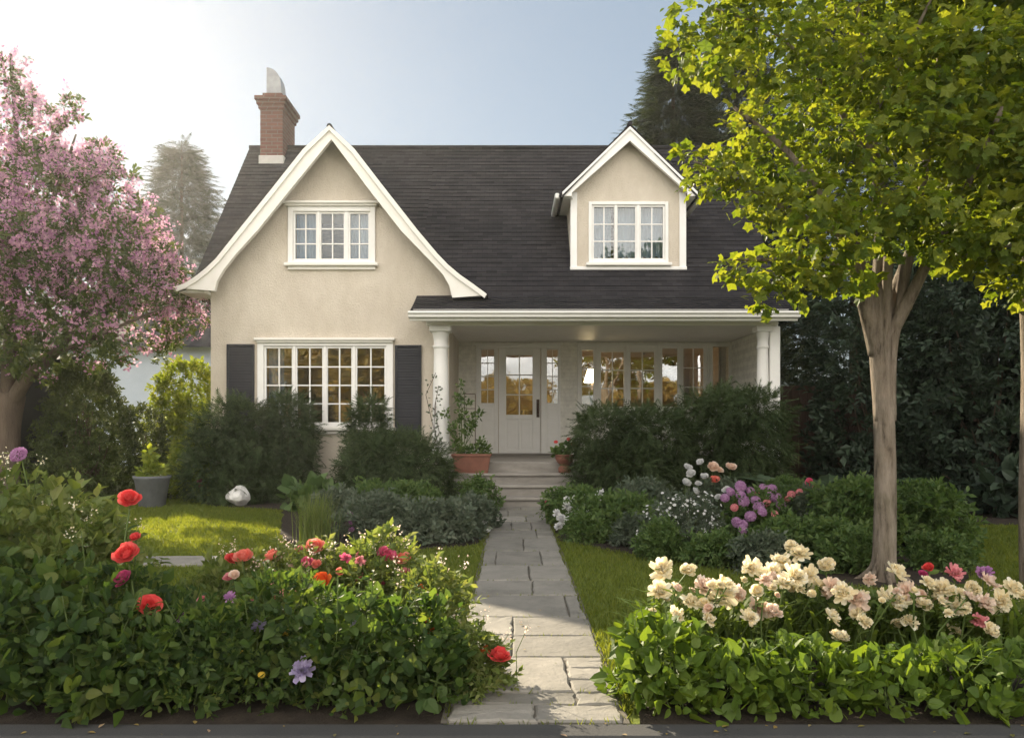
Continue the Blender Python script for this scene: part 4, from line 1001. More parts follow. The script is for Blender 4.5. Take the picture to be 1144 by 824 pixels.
# trees across the street (what the lower windows mirror)
for i, (x, y, h, r_) in enumerate(((-12, -15, 6.4, 3.0), (-7, -14, 6.0, 2.8), (0, -15.5, 3.9, 2.6), (7, -14.2, 3.5, 2.5), (14, -15, 3.8, 2.7))):
    rng = np.random.default_rng(70 + i)
    lab = ('street tree across the road at far left, mirrored in the big window', 'lower street tree across the road, mirrored in the panes of the big window', 'street tree straight across the road, mirrored in the door glass', 'street tree across the road, mirrored in the porch window band', 'street tree across the road at far right, mirrored in the end panes of the porch')[i]
    e = empty('street_tree', (x, y, 0), lab, 'tree', 'trees across the street')
    mb = MB(); branch(mb, [(x, y, 0), (x, y, .9), (x + .2, y, h * .7)], .16, .05, 9); mb.build('trunk', M['bark'], e)
    lm = [(x + rng.normal(0, r_ * .5), y + rng.normal(0, r_ * .4), rng.uniform(.9, h - .6), 1.0, 1.0, .7) for _ in range(int(10 + h * 4))]
    mb = MB(); leaves(mb, rng, lm, int(1500 + 700 * h), 'sprig', .42, depth=.7); mb.build('crown', M['street_leaf'], e)

# ------------------------------------------------------------------ flowers
def petal_grid(w, l, cup, curl, frill, rng, nu=4, nv=4):
    u = np.linspace(-1, 1, nu); v = np.linspace(0, 1, nv); P_ = []
    ph = rng.uniform(0, 6)
    for b_ in v:
        wid = w * (math.sin(math.pi * min(1, .12 + b_ * .62)) ** .8)
        for a in u:
            P_.append((a * wid, l * b_ * (1 - .08 * a * a), cup * (a * a * .5 * wid) + curl * l * b_ * b_ + frill * b_ * math.sin(a * 5 + ph)))
    f = [(j * nu + i, j * nu + i + 1, (j + 1) * nu + i + 1, (j + 1) * nu + i) for j in range(nv - 1) for i in range(nu - 1)]
    return np.array(P_), np.array(f)
def bloom_mesh(kind, seed=0):
    """unit-radius flower head opening upwards (+Z), base at the origin"""
    rng = np.random.default_rng(seed); mb = MB()
    def whorl(n, tilt, z, w, l, cup=.8, curl=.25, frill=0, a0=0., rb=.06, jl=.11, jt=.08):
        for k in range(n):
            a = a0 + 2 * math.pi * k / n + rng.normal(0, .1); tt = tilt + rng.normal(0, jt)
            pv, pf = petal_grid(w * rng.uniform(.85, 1.1), l * rng.uniform(1 - jl, 1 + jl), cup, curl, frill, rng)
            # petal local: x across, y outward, z normal(inwards-up)
            out = np.array([math.cos(a), math.sin(a), 0]); up = np.array([0, 0, 1.]); acr = np.array([-math.sin(a), math.cos(a), 0])
            d = out * math.cos(tt) + up * math.sin(tt); nn = -out * math.sin(tt) + up * math.cos(tt)
            p = out * rb + up * z + pv[:, 0:1] * acr + pv[:, 1:2] * d + pv[:, 2:3] * nn
            mb.add(p, pf, True)
    if kind == 'rose':
        whorl(7, .25, .0, .48, 1.0, .7, .30); whorl(7, .6, .05, .44, .95, .9, .3, a0=.4); whorl(6, .9, .08, .38, .85, 1.1, .3, a0=.1); whorl(5, 1.15, .12, .30, .74, 1.4, .2, a0=.6, rb=.1); whorl(4, 1.4, .14, .2, .62, 1.8, .1, a0=.2, rb=.03)
    elif kind == 'frilly':
        for w_ in range(7): whorl(9 - w_ // 2, -.1 + w_ * .22 + rng.normal(0, .12), .04 * w_, (.30 - .025 * w_) * rng.uniform(.85, 1.2), (1.0 - .09 * w_) * rng.uniform(.75, 1.15), .6, .1 + rng.uniform(0, .3), .15, a0=w_ * .7, jl=.28, jt=.28)
    elif kind == 'cluster':
        n = 34; g_ = np.arange(n); zz = 1 - 1.5 * (g_ + .5) / n; rr = np.sqrt(np.maximum(0, 1 - zz * zz)); a = g_ * 2.39996
        c = np.stack([rr * np.cos(a), rr * np.sin(a), zz * .8 + .5], 1) * .75
        for k in range(n):
            o = unit(np.array([c[k, 0], c[k, 1], c[k, 2] - .35])); q = np.repeat(c[k][None], 5, 0)
            t1 = unit(np.cross(o, [0.3, .2, 1.])); t2 = np.cross(o, t1); b_ = np.arange(5) * 2 * math.pi / 5
            d = np.cos(b_)[:, None] * t1 + np.sin(b_)[:, None] * t2 + o * .35
            inst(mb, 'petal', q, d, np.repeat(o[None], 5, 0), .42)
    elif kind == 'ball':
        n = 130; g_ = np.arange(n); zz = 1 - 2 * (g_ + .5) / n; rr = np.sqrt(1 - zz * zz); a = g_ * 2.39996
        c = np.stack([rr * np.cos(a), rr * np.sin(a), zz], 1)
        inst(mb, 'petal', np.repeat(c * .7, 3, 0) + [0, 0, .9], np.repeat(c, 3, 0) + np.random.default_rng(1).normal(0, .5, (n * 3, 3)), np.random.default_rng(2).normal(0, 1, (n * 3, 3)), .32)
    elif kind == 'star':
        whorl(11, .18, .0, .17, 1.0, .2, .12, .03); whorl(9, .55, .04, .14, .7, .3, .1, .03, a0=.3); whorl(6, 1.0, .05, .12, .42, .3, 0, 0, a0=.1)
    return mb
BM = {}
def bloom(kind, colr, parent, pos, r_, seed=0, tilt=(0, -.5, .8)):
    """copy of a flower head as a part of its plant"""
    key = (kind, colr, seed % 5)
    if key not in BM:
        o = bloom_mesh(kind, seed % 5).build('bloom', M['p_' + colr]); BM[key] = o; col.objects.unlink(o)
    o = BM[key].copy(); o.name = 'bloom'; col.objects.link(o); o.parent = parent
    o.location = Vector(pos) - Vector(parent_world(parent)); o.scale = (r_, r_ * (.82 + .06 * (seed % 4)), r_ * (.75 + .07 * (seed % 5)))
    q = Vector(tilt).to_track_quat('Z', 'Y'); o.rotation_mode = 'QUATERNION'; o.rotation_quaternion = q @ Matrix.Rotation(seed * 1.7, 3, 'Z').to_quaternion()
    names = {'hotpink': 'hot pink', 'blush': 'blush pink'}
    o['label'] = names.get(colr, colr) + (' double flower' if kind in ('rose', 'frilly') else ' flower head')
    return o

# ---- the two flower beds in front: each plant a thing with foliage, stems and flower heads
class Plant:
    def __init__(s, name, x, y, label, cat):
        s.e = empty(name, (x, y, 0), label, cat); s.x, s.y = x, y; s.stems = MB(); s.fol = MB(); s.ns = 0
    def stem(s, q, rng, r_=.004):
        b0 = np.array([s.x + rng.normal(0, .07) + (q[0] - s.x) * .45, s.y + rng.normal(0, .06) + (q[1] - s.y) * .45, 0]); q = np.array(q)
        mid_ = (b0 + q) / 2 + np.append(rng.normal(0, .03, 2), .03)
        s.stems.tube([b0, mid_, q], [r_ * 1.4, r_ * 1.1, r_], 5, cap=False); s.ns += 1
        return b0, mid_
    def stemleaves(s, b0, q, rng, tname, size, n=5, m=0):
        t = rng.uniform(.35, .93, n); p = b0 + (np.array(q) - b0) * t[:, None]
        a = rng.uniform(0, 6.3, n); d = np.stack([np.cos(a), np.sin(a), rng.uniform(-.1, .6, n)], 1)
        inst(s.fol, tname, p, d, np.array([0, 0, 1.]) + rng.normal(0, .3, (n, 3)), size * rng.uniform(.7, 1.2, n))
    def done(s, leafm):
        s.fol.build('foliage', M[leafm], s.e)
        if s.ns: s.stems.build('stem', M['stem'], s.e)

def bedplant(name, pxx, D, r_, h, label, cat, leafm, tname, n, size, seed, nl=12, rl=.16, ry=None, shape='dome', **kw):
    rng = np.random.default_rng(seed); x = px(pxx, D); p = Plant(name, x, D, label, cat); p.rng = rng; p.tname = tname; p.size = size; p.leafm = leafm; p.h = h
    L_ = fill_lumps(rng, (x, D), r_, ry or r_ * .8, h, nl, rl, shape)
    kw.setdefault('depth', .7); kw.setdefault('rnd', .55); kw.setdefault('nup', .6)
    leaves(p.fol, rng, L_, n, tname, size, **kw)
    leaves(p.fol, rng, L_, int(n * .45), {'broad': 'oval', 'oval': 'sprig', 'sprig': 'oval'}[tname], size * {'broad': .62, 'oval': 1.0, 'sprig': .5}[tname], up=.7, rnd=.7, depth=.25)
    for l in L_[::2]: p.stem((l[0], l[1], l[2]), rng, .005)
    for k in range(int(10 * r_ / .26)):                              # stray shoots standing out of the mass
        l = L_[rng.integers(0, len(L_))]; q = np.array([l[0] + rng.normal(0, .07), l[1] + rng.normal(0, .06), min(l[2] + l[5] + rng.uniform(.02, .13), h * 1.22)])
        b0, mid_ = p.stem(q, rng, .0022); p.stemleaves(mid_, q + (q - mid_) * .1, rng, 'oval', size * rng.uniform(.45, .8), 9)
    return p

PL = []   # left bed
def lp_(*a, **k): p = bedplant(*a, **k); PL.append(p); return p
lp_('leafy_plant', 10, 4.1, .50, .96, 'tall pale leafed plant at the left edge under the pink tree', 'plant', 'bedfine', 'oval', 2000, .075, 101, 16, .2, shape='column')
lp_('leafy_plant', 95, 3.95, .34, .74, 'leafy plant with pointed leaves and a red flower beside the left lawn', 'plant', 'bedfine', 'oval', 1500, .07, 102, 12, .17)
lp_('leafy_plant', 20, 3.5, .36, .62, 'broad leafed plant in the front left corner', 'plant', 'bed', 'broad', 1500, .062, 103, 10, .18, shape='column')
lp_('rose_plant', 135, 3.55, .24, .54, 'plant with three stacked red flowers at the left end of the bed', 'rose', 'bed', 'oval', 1000, .065, 104, 10, .15)
lp_('leafy_plant', 110, 3.36, .36, .42, 'dark plant with large heart shaped leaves at the pavement edge', 'plant', 'bed', 'broad', 1400, .06, 105, 10, .16, ry=.18)
lp_('rose_plant', 190, 3.7, .24, .38, 'low plant bearing one round red flower beside the side path', 'rose', 'bed', 'oval', 1000, .06, 106, 10, .15)
lp_('rose_plant', 270, 4.3, .30, .44, 'bushy plant with coral flowers before the stone side path', 'rose', 'bedfine', 'sprig', 1500, 0.080, 107, 14, .14)
lp_('rose_plant', 345, 4.25, .32, .52, 'bushy plant with coral and pink flowers at the top of the left bed', 'rose', 'bedfine', 'sprig', 1650, 0.080, 108, 14, .14)
lp_('rose_plant', 425, 4.3, .28, .56, 'bushy plant with hot pink and coral flowers near the lawn corner', 'rose', 'bedfine', 'sprig', 1500, 0.080, 109, 14, .14)
lp_('rose_plant', 480, 3.95, .22, .46, 'bush with orange red flowers leaning towards the path', 'rose', 'bedfine', 'sprig', 1200, 0.072, 110, 12, .13)
lp_('leafy_plant', 225, 3.42, .30, .40, 'dark leafy plant with yellow florets low in the left bed', 'plant', 'bed', 'oval', 1200, .055, 111, 12, .14, ry=.18)
lp_('scabious_plant', 320, 3.5, .32, .52, 'dark leafy plant with pale lilac flowers in the middle of the left bed', 'plant', 'bed', 'oval', 1600, .055, 112, 13, .15, ry=.22)
lp_('leafy_plant', 400, 3.42, .30, .46, 'dark heart leafed plant at the front below a lilac flower', 'plant', 'bed', 'broad', 1300, .052, 113, 12, .15, ry=.18)
lp_('leafy_plant', 470, 3.45, .24, .44, 'dark leafy plant at the path end of the left bed', 'plant', 'bed', 'broad', 1050, .05, 114, 10, .14, ry=.18)
lp_('rose_plant', 530, 3.55, .15, .26, 'small bush with one red flower spilling over the path', 'rose', 'bedfine', 'sprig', 675, 0.060, 115, 9, .09)
def at_bed(plants, a, b_, D): # nearest plant to a flower seen at (a, b_)
    q = W(a, b_, D); return min(plants, key=lambda p: (p.x - q.x) ** 2 + .5 * (p.y - q.y) ** 2), q
def put(plants, kind, colr, a, b_, D, rpx, seed):
    p, q = at_bed(plants, a, b_, D); r_ = rpx * D / FPX
    base = np.array([q.x, q.y, q.z - r_ * .5]); b0, mid_ = p.stem(base, p.rng); p.stemleaves(mid_, base, p.rng, 'oval' if p.tname != 'broad' else 'broad', .05 if p.tname == 'sprig' else .06, 4)
    rr = np.random.default_rng(seed); tl = (rr.normal(0, .3), -.55 + rr.normal(0, .2), .75)
    bloom(kind, colr, p.e, base, r_, seed, tl)
    if kind in ('rose', 'frilly'):                                 # sepals
        k = 5; a_ = np.arange(k) * 1.2566; d = np.stack([np.cos(a_), np.sin(a_), np.full(k, .3)], 1); inst(p.fol, 'leaf', np.repeat(base[None], k, 0), d, np.repeat(np.array([[0, 0, 1.]]), k, 0), r_ * .9)
LF = [('ball', 'mauve', 24, 507, 4.1, 9), ('rose', 'red', 146, 553, 3.85, 12), ('rose', 'red', 143, 614, 3.5, 14), ('rose', 'red', 152, 598, 3.6, 6), ('rose', 'magenta', 141, 643, 3.45, 11), ('rose', 'red', 166, 671, 3.4, 14),
      ('star', 'mauve', 204, 684, 3.5, 8), ('rose', 'coral', 273, 619, 4.15, 11), ('rose', 'red', 259, 622, 4.2, 8), ('rose', 'coral', 306, 619, 4.2, 9), ('rose', 'coral', 353, 606, 4.2, 11), ('rose', 'pink', 335, 612, 4.3, 6),
      ('rose', 'hotpink', 431, 616, 4.2, 11), ('rose', 'coral', 451, 622, 4.2, 9), ('rose', 'orange', 361, 646, 3.95, 11), ('rose', 'hotpink', 343, 625, 4.1, 7), ('rose', 'pink', 403, 618, 4.25, 6), ('cluster', 'mauve', 376, 619, 4.3, 6),
      ('rose', 'orange', 465, 656, 3.95, 9), ('rose', 'pink', 483, 669, 3.9, 10), ('rose', 'orange', 481, 696, 3.65, 14), ('rose', 'pink', 504, 694, 3.8, 7), ('rose', 'orange', 501, 708, 3.7, 7), ('rose', 'red', 557, 730, 3.45, 12), ('rose', 'orange', 544, 726, 3.5, 8),
      ('star', 'lilac', 289, 693, 3.45, 11), ('frilly', 'lilac', 399, 694, 3.4, 10), ('frilly', 'lilac', 337, 742, 3.28, 12), ('star', 'mauve', 257, 663, 3.8, 8), ('cluster', 'yellow', 319, 704, 3.45, 5), ('cluster', 'yellow', 266, 724, 3.35, 5),
      ('cluster', 'yellow', 292, 752, 3.3, 4), ('cluster', 'pink', 303, 650, 4.0, 5), ('cluster', 'pink', 318, 660, 3.9, 5), ('cluster', 'pink', 332, 655, 3.95, 5), ('cluster', 'yellow', 40, 618, 3.9, 5), ('cluster', 'lavender', 517, 722, 3.6, 6), ('rose', 'pink', 452, 637, 4.1, 6), ('rose', 'pink', 226, 668, 3.7, 5)]
for i, (k, c, a, b_, D, r_) in enumerate(LF): put(PL, k, c, a, b_, D, r_ * 1.12, 300 + i)
rng = np.random.default_rng(78)
for i in range(26):
    a = rng.uniform(245, 505); top = np.interp(a, [245, 300, 360, 440, 480, 505], [640, 628, 618, 626, 655, 690]); b_ = top + abs(rng.normal(0, 22))
    put(PL, ('rose', 'frilly', 'rose')[i % 3], ('coral', 'pink', 'blush', 'hotpink', 'pink')[i % 5], a, b_, rng.uniform(3.9, 4.25), rng.uniform(4, 8), 600 + i)
for p in PL:                                                        # wisps: thin stems with tiny pale florets above the fine leaved bushes
    if p.leafm != 'bedfine': continue
    w = MB(); n = 9
    for k in range(n):
        q = np.array([p.x + p.rng.normal(0, .15), p.y + p.rng.normal(0, .12), p.h + p.rng.uniform(-.06, .09)]); p.stem(q, p.rng, .0016)
        m_ = 14; inst(w, 'petal', q + p.rng.normal(0, .014, (m_, 3)) * np.array([1, 1, 1.5]), p.rng.normal(0, 1, (m_, 3)), p.rng.normal(0, 1, (m_, 3)), .013)
    w.build('seed_head', M[('p_blush', 'p_cream')[len(p.e.name) % 2]], p.e)['kind'] = 'stuff'
for p in PL: p.done(p.leafm)

PR = []   # right bed: low bright foliage in front, cream flowers with strappy leaves behind
def rp_(*a, **k): p = bedplant(*a, **k); PR.append(p); return p
FR = []
FR.append(rp_('leafy_plant', 735, 3.42,   .24, .36, 'bright leafy plant at the path corner of the right bed', 'plant', 'bedbright', 'broad', 1120, .056, 121, 12, .14, ry=.2))
FR.append(rp_('leafy_plant', 815, 3.40, .25, .23, 'bright green leafy plant second from the path in the right bed', 'plant', 'bedbright', 'broad', 1240, .056, 122, 12, .15, ry=.2))
FR.append(rp_('leafy_plant', 900, 3.40, .25, .24, 'green leafy plant in the middle of the right bed front', 'plant', 'bedbright', 'broad', 1240, .056, 123, 12, .15, ry=.2))
FR.append(rp_('leafy_plant', 985, 3.40, .25, .20, 'green leafy plant in front of the maple trunk', 'plant', 'bedbright', 'broad', 1240, .056, 124, 12, .15, ry=.2))
FR.append(rp_('leafy_plant', 1065, 3.40, .25, .24, 'shaded leafy plant near the right end of the bed', 'plant', 'bedbright', 'broad', 1200, .056, 125, 12, .15, ry=.2))
FR.append(rp_('leafy_plant', 1140, 3.40, .25, .21, 'leafy plant cut off by the right edge of the bed', 'plant', 'bedbright', 'broad', 1120, .056, 126, 12, .15, ry=.2))
CL = []
for i, (pxx, D, lab) in enumerate(((745, 4.0, 'cream flowered clump nearest the path'), (795, 3.95, 'dense clump of frilly cream flowers second from the path'), (850, 4.0, 'clump of cream flowers with a single high bloom at its left'),
                                 (892, 4.1, 'tallest clump of cream flowers, topped by two close blooms'), (935, 4.0, 'cream flowered clump left of the maple trunk'), (1003, 3.95, 'cream flowered clump with one large round bloom in front of the maple trunk'),
                                 (1045, 4.0, 'clump with small dark red flowers among cream ones'), (1085, 4.0, 'clump with pink and mauve flowers over cream ones'), (1120, 3.95, 'cream flowered clump at the right edge of the picture'))):
    p = Plant('cream_flower_clump', px(pxx, D), D, lab, 'flowers'); p.rng = np.random.default_rng(140 + i); p.tname = 'blade'; CL.append(p)
    rng = p.rng; n = 110                                            # arching strap leaves
    for k in range(n):
        a = rng.uniform(0, 6.28); l = rng.uniform(.32, .55); sp = rng.uniform(.10, .30); b0 = np.array([p.x + rng.normal(0, .07), p.y + rng.normal(0, .06), 0]); o = np.array([math.cos(a), math.sin(a), 0])
        ts = np.linspace(0, 1, 6); c = b0 + o * (sp * ts ** 2)[:, None] + np.array([0, 0, 1]) * (l * (ts - .32 * ts ** 3))[:, None]
        sd_ = np.array([-o[1], o[0], 0]); w_ = .010 * np.sin(np.pi * (.15 + .85 * ts)) ** .6 + .0008
        v = np.concatenate([c - sd_ * w_[:, None], c + sd_ * w_[:, None]]); p.fol.add(v, [(j, j + 1, 6 + j + 1, 6 + j) for j in range(5)], False)
RF = [('frilly', 'cream', 740, 629, 4.0, 14), ('frilly', 'cream', 769, 632, 4.0, 10), ('frilly', 'cream', 737, 655, 3.9, 11), ('frilly', 'blush', 787, 650, 3.9, 12), ('frilly', 'cream', 808, 651, 3.85, 13), ('frilly', 'cream', 799, 664, 3.8, 13), ('frilly', 'blush', 822, 657, 3.9, 11), ('frilly', 'cream', 772, 667, 3.8, 9),
      ('frilly', 'cream', 839, 629, 4.0, 11), ('frilly', 'cream', 863, 634, 4.0, 10), ('frilly', 'cream', 872, 621, 4.1, 11), ('frilly', 'cream', 884, 606, 4.15, 8), ('frilly', 'cream', 893, 613, 4.1, 11), ('frilly', 'cream', 888, 639, 3.95, 12), ('frilly', 'cream', 904, 638, 4.0, 9), ('frilly', 'cream', 876, 646, 3.9, 10), ('frilly', 'cream', 922, 626, 4.05, 11),
      ('frilly', 'blush', 931, 652, 3.9, 11), ('frilly', 'cream', 942, 656, 3.85, 11), ('frilly', 'blush', 957, 664, 3.85, 10), ('frilly', 'blush', 971, 643, 4.05, 8), ('frilly', 'cream', 916, 649, 3.95, 9), ('frilly', 'cream', 1000, 633, 3.9, 12), ('frilly', 'cream', 998, 665, 3.8, 13), ('frilly', 'blush', 1012, 656, 3.85, 11), ('frilly', 'cream', 988, 661, 3.9, 9),
      ('frilly', 'blush', 863, 678, 3.75, 11), ('frilly', 'blush', 846, 674, 3.8, 10), ('frilly', 'cream', 838, 686, 3.7, 9), ('frilly', 'cream', 755, 685, 3.7, 10), ('frilly', 'cream', 791, 687, 3.7, 8), ('frilly', 'cream', 938, 707, 3.65, 11), ('frilly', 'cream', 966, 690, 3.7, 8), ('frilly', 'cream', 927, 683, 3.75, 9),
      ('rose', 'red', 1038, 632, 4.05, 6), ('rose', 'magenta', 1031, 639, 4.0, 5), ('frilly', 'cream', 1032, 671, 3.85, 10), ('frilly', 'cream', 1036, 646, 3.95, 8), ('frilly', 'pink', 1065, 636, 4.05, 9), ('frilly', 'cream', 1053, 652, 3.95, 10), ('frilly', 'cream', 1071, 672, 3.85, 12), ('frilly', 'cream', 1087, 652, 3.95, 10),
      ('frilly', 'mauve', 1099, 636, 4.0, 8), ('frilly', 'blush', 1104, 645, 3.95, 9), ('frilly', 'cream', 1118, 666, 3.9, 11), ('frilly', 'pink', 1094, 689, 3.75, 9), ('frilly', 'cream', 1106, 699, 3.7, 10), ('frilly', 'cream', 1132, 652, 3.95, 9), ('frilly', 'blush', 1098, 668, 3.85, 10), ('frilly', 'cream', 1015, 690, 3.75, 8)]
for i, (k, c, a, b_, D, r_) in enumerate(RF): put(CL, k, c, a, b_, D, r_ * 1.15, 400 + i)
rng = np.random.default_rng(77)
for i in range(70):
    a = rng.uniform(728, 1140); top = np.interp(a, [728, 800, 890, 940, 1000, 1060, 1140], [650, 650, 632, 655, 655, 655, 660]); b_ = top + abs(rng.normal(0, 22)); D = rng.uniform(3.7, 4.2)
    put(CL, ('frilly', 'frilly', 'rose')[i % 3], ('cream', 'blush', 'cream', 'cream')[i % 4], a, b_, D, rng.uniform(4, 8.5), 500 + i)
for p in FR: p.done(p.leafm)
for p in CL: p.done('blade')

# ---- perennials nearer the house
def mound(name, pxx, D, rx, ry, h, label, cat, leafm, tname='sprig', n=1200, size=.10, seed=1, nl=14, rl=.14, **kw):
    kw.setdefault('rnd', .75); kw.setdefault('sv', .4); kw.setdefault('depth', .5)
    e = shrub(name, px(pxx, D), D, rx, ry, h, label, cat, leafm, tname, n, size, nl, rl, seed=seed, stemm='stem', **kw)
    if n > 300 and 'clipped' not in label:                           # stray shoots
        r_ = np.random.default_rng(seed + 1000); f = MB()
        for k in range(22):
            a = r_.uniform(0, 6.28); q = math.sqrt(r_.random()) * .9; top = h * (1 - .35 * q * q) + r_.uniform(.0, .12); t = np.linspace(.5, 1.02, 9)
            b1 = np.array([e.location.x, e.location.y, 0]); tip = np.array([e.location.x + math.cos(a) * rx * q, e.location.y + math.sin(a) * ry * q, top]); P_ = b1 + (tip - b1) * t[:, None]
            inst(f, 'oval', P_, unit(r_.normal(0, 1, (9, 3)) + np.array([0, 0, .5])), np.array([0, 0, 1.]) + r_.normal(0, .4, (9, 3)), size * .6 * r_.uniform(.6, 1.2, 9)); f.tube([b1, tip], [.003, .0015], 4, cap=False)
        f.build('shoot', M[leafm], e)
    return e
def dots(e, rng, kind, colr, spots, r_):
    """flower heads on their stalks, as parts of plant e"""
    s = MB()
    for i, (a, b_, D) in enumerate(spots):
        q = W(a, b_, D); s.tube([(q.x + rng.normal(0, .03), q.y + rng.normal(0, .03), 0), (q.x, q.y, q.z)], [.004, .003], 4, cap=False)
        bloom(kind, colr, e, (q.x, q.y, q.z), r_ * rng.uniform(.8, 1.2), int(rng.integers(0, 90)), (rng.normal(0, .3), -.6, .7))
    s.build('stalk', M['stem'], e)
rng = np.random.default_rng(200)
e = mound('grassy_plant', 352, 7.9, .20, .2, .48, 'fine upright grassy clump beside the left lawn', 'plant', 'bedfine', 'leaf', 10, .02, 201)
mb = MB()
for k in range(420):
    a = rng.uniform(0, 6.28); l = rng.uniform(.3, .55); sp = rng.uniform(.02, .22); b0 = np.array([e.location.x + rng.normal(0, .08), 7.9 + rng.normal(0, .08), 0]); o = np.array([math.cos(a), math.sin(a), 0]); ts = np.linspace(0, 1, 4)
    c = b0 + o * (sp * ts ** 1.6)[:, None] + np.array([0, 0, 1]) * (l * ts)[:, None]; s_ = np.array([-o[1], o[0], 0]); w_ = .005 * (1 - ts * .85)
    mb.add(np.concatenate([c - s_ * w_[:, None], c + s_ * w_[:, None]]), [(j, j + 1, 5 + j, 4 + j) for j in range(3)])
mb.build('blade', M['bedfine'], e)['kind'] = 'stuff'
e = mound('low_perennial', 425, 8.6, .42, .5, .40, 'grey green mound of fine leaves behind the grassy clump', 'plant', 'greygreen', n=1500, size=.09, seed=202); dots(e, rng, 'cluster', 'mauve', [(391, 575, 8.4), (394, 583, 8.4), (393, 592, 8.3), (407, 580, 8.6)], .035)
e = mound('low_perennial', 490, 8.3, .45, .5, .36, 'grey green mound with scattered pink flowers', 'plant', 'greygreen', n=1600, size=.09, seed=203); dots(e, rng, 'rose', 'hotpink', [(488, 617, 7.6), (478, 567, 9), (486, 566, 9), (513, 586, 8.4)], .035)
e = mound('low_perennial', 530, 9.0, .22, .5, .34, 'white flowered plant at the left edge of the path', 'plant', 'greygreen', n=900, size=.08, seed=204, rl=.11); dots(e, rng, 'cluster', 'white', [(520, 579, 8.9), (530, 580, 8.8), (536, 577, 9), (541, 583, 8.7), (527, 587, 8.6), (513, 571, 9.2), (545, 592, 8.5), (503, 567, 9.3)], .04)
e = mound('low_perennial', 440, 10.2, .7, .45, .42, 'green mound in front of the wide evergreen', 'plant', 'midgreen', n=1700, size=.10, seed=205); dots(e, rng, 'rose', 'hotpink', [(396, 553, 10.3)], .05)
e = mound('low_perennial', 375, 9.9, .3, .3, .36, 'small leafy clump in front of the hosta', 'plant', 'greygreen', n=700, size=.09, seed=206, rl=.12)
e = mound('low_perennial', 535, 11.0, .28, .3, .42, 'green clump with orange flowers beside the lowest step', 'plant', 'midgreen', n=800, size=.09, seed=207, rl=.13); dots(e, rng, 'cluster', 'orange', [(538, 549, 11), (534, 555, 11)], .04)
e = mound('hosta_plant', 350, 11.0, .42, .3, .38, 'broad leafed hosta beneath the big window', 'plant', 'hosta', 'broad', 260, .15, 208, rl=.14)
# white rock by the wall
rk = bmesh.new(); bmesh.ops.create_icosphere(rk, subdivisions=3, radius=.15); rr = random.Random(3)
for v in rk.verts:
    n_ = math.sin(v.co.x * 23) * .03 + math.sin(v.co.y * 31 + 1) * .025 + math.sin(v.co.z * 27 + 2) * .03; v.co = v.co * (1 + n_ * 4 + rr.uniform(-.06, .06))
    v.co += Vector((px(266, 11.7), 11.7, .15))
mb = MB(); mb.bm(rk, smooth=False); o = mb.build('rock', M['rock']); tag(o, 'pale white garden rock at the edge of the left lawn', 'rock')

e = mound('low_perennial', 640, 9.3, .28, .7, .42, 'white flowered plant at the right edge of the path', 'plant', 'midgreen', n=1400, size=.09, seed=211); dots(e, rng, 'frilly', 'white', [(636, 560, 9.0), (656, 556, 9.2), (668, 556, 9.3), (637, 571, 8.8), (644, 577, 8.7), (625, 588, 8.4), (686, 584, 8.6), (627, 580, 8.5), (671, 551, 9.4), (633, 566, 8.8), (650, 568, 8.8), (622, 573, 8.6), (662, 575, 8.6)], .06); dots(e, rng, 'cluster', 'hotpink', [(684, 557, 9.6), (690, 556, 9.6), (611, 562, 9.6)], .04)
e = mound('low_perennial', 692, 8.6, .45, .5, .38, 'green leafy mound beside the white flowered plant', 'plant', 'midgreen', n=1500, size=.10, seed=212)
e = mound('low_perennial', 720, 9.6, .4, .4, .46, 'grey leafed mound below the broad evergreen', 'plant', 'greygreen', n=1000, size=.10, seed=213)
# cloud of tiny white flowers
e = mound('white_cloud_plant', 765, 7.4, .40, .35, .50, 'airy cloud of tiny white flowers beside the right lawn', 'flowers', 'greygreen', 'sprig', 700, .07, 214)
mb = MB(); P_, O_ = lump_points(rng, fill_lumps(rng, (px(765, 7.4), 7.4), .46, .4, .58, 16, .17), 420, .5, .16)
q = np.repeat(P_, 5, 0); b_ = np.tile(np.arange(5) * 1.2566, len(P_)); o_ = np.repeat(unit(O_ + np.array([0, -.8, .5])), 5, 0); t1 = unit(np.cross(o_, np.array([.1, .2, 1.]))); t2 = np.cross(o_, t1)
inst(mb, 'petal', q, np.cos(b_)[:, None] * t1 + np.sin(b_)[:, None] * t2 + o_ * .2, o_, np.repeat(rng.uniform(.010, .020, len(P_)), 5)); mb.build('floret', M['p_white'], e)['kind'] = 'stuff'
mb = MB()
for p_ in P_[::5]: mb.tube([(px(765, 7.4) + (p_[0] - px(765, 7.4)) * .4, 7.4, .1), p_], [.003, .0015], 4, cap=False)
mb.build('stalk', M['stem'], e)
e = mound('pale_rose_bush', 800, 8.7, .35, .32, .55, 'rose bush with pale blush flowers in front of the tall rounded evergreen', 'rose', 'greygreen', n=1100, size=.09, seed=215)
dots(e, rng, 'rose', 'white', [(783, 517, 8.9), (772, 530, 8.8), (766, 540, 8.7), (757, 556, 8.5), (776, 550, 8.6), (792, 565, 8.4), (768, 523, 8.9), (787, 533, 8.7), (780, 541, 8.6), (812, 548, 8.4), (803, 556, 8.4)], .05); dots(e, rng, 'rose', 'blush', [(796, 523, 8.8), (803, 526, 8.8), (816, 523, 8.9)], .06); dots(e, rng, 'rose', 'coral', [(798, 537, 8.6)], .06)
e = mound('phlox_clump', 850, 8.0, .38, .3, .48, 'clump of tall purple phlox in the right border', 'flowers', 'midgreen', n=1100, size=.09, seed=216)
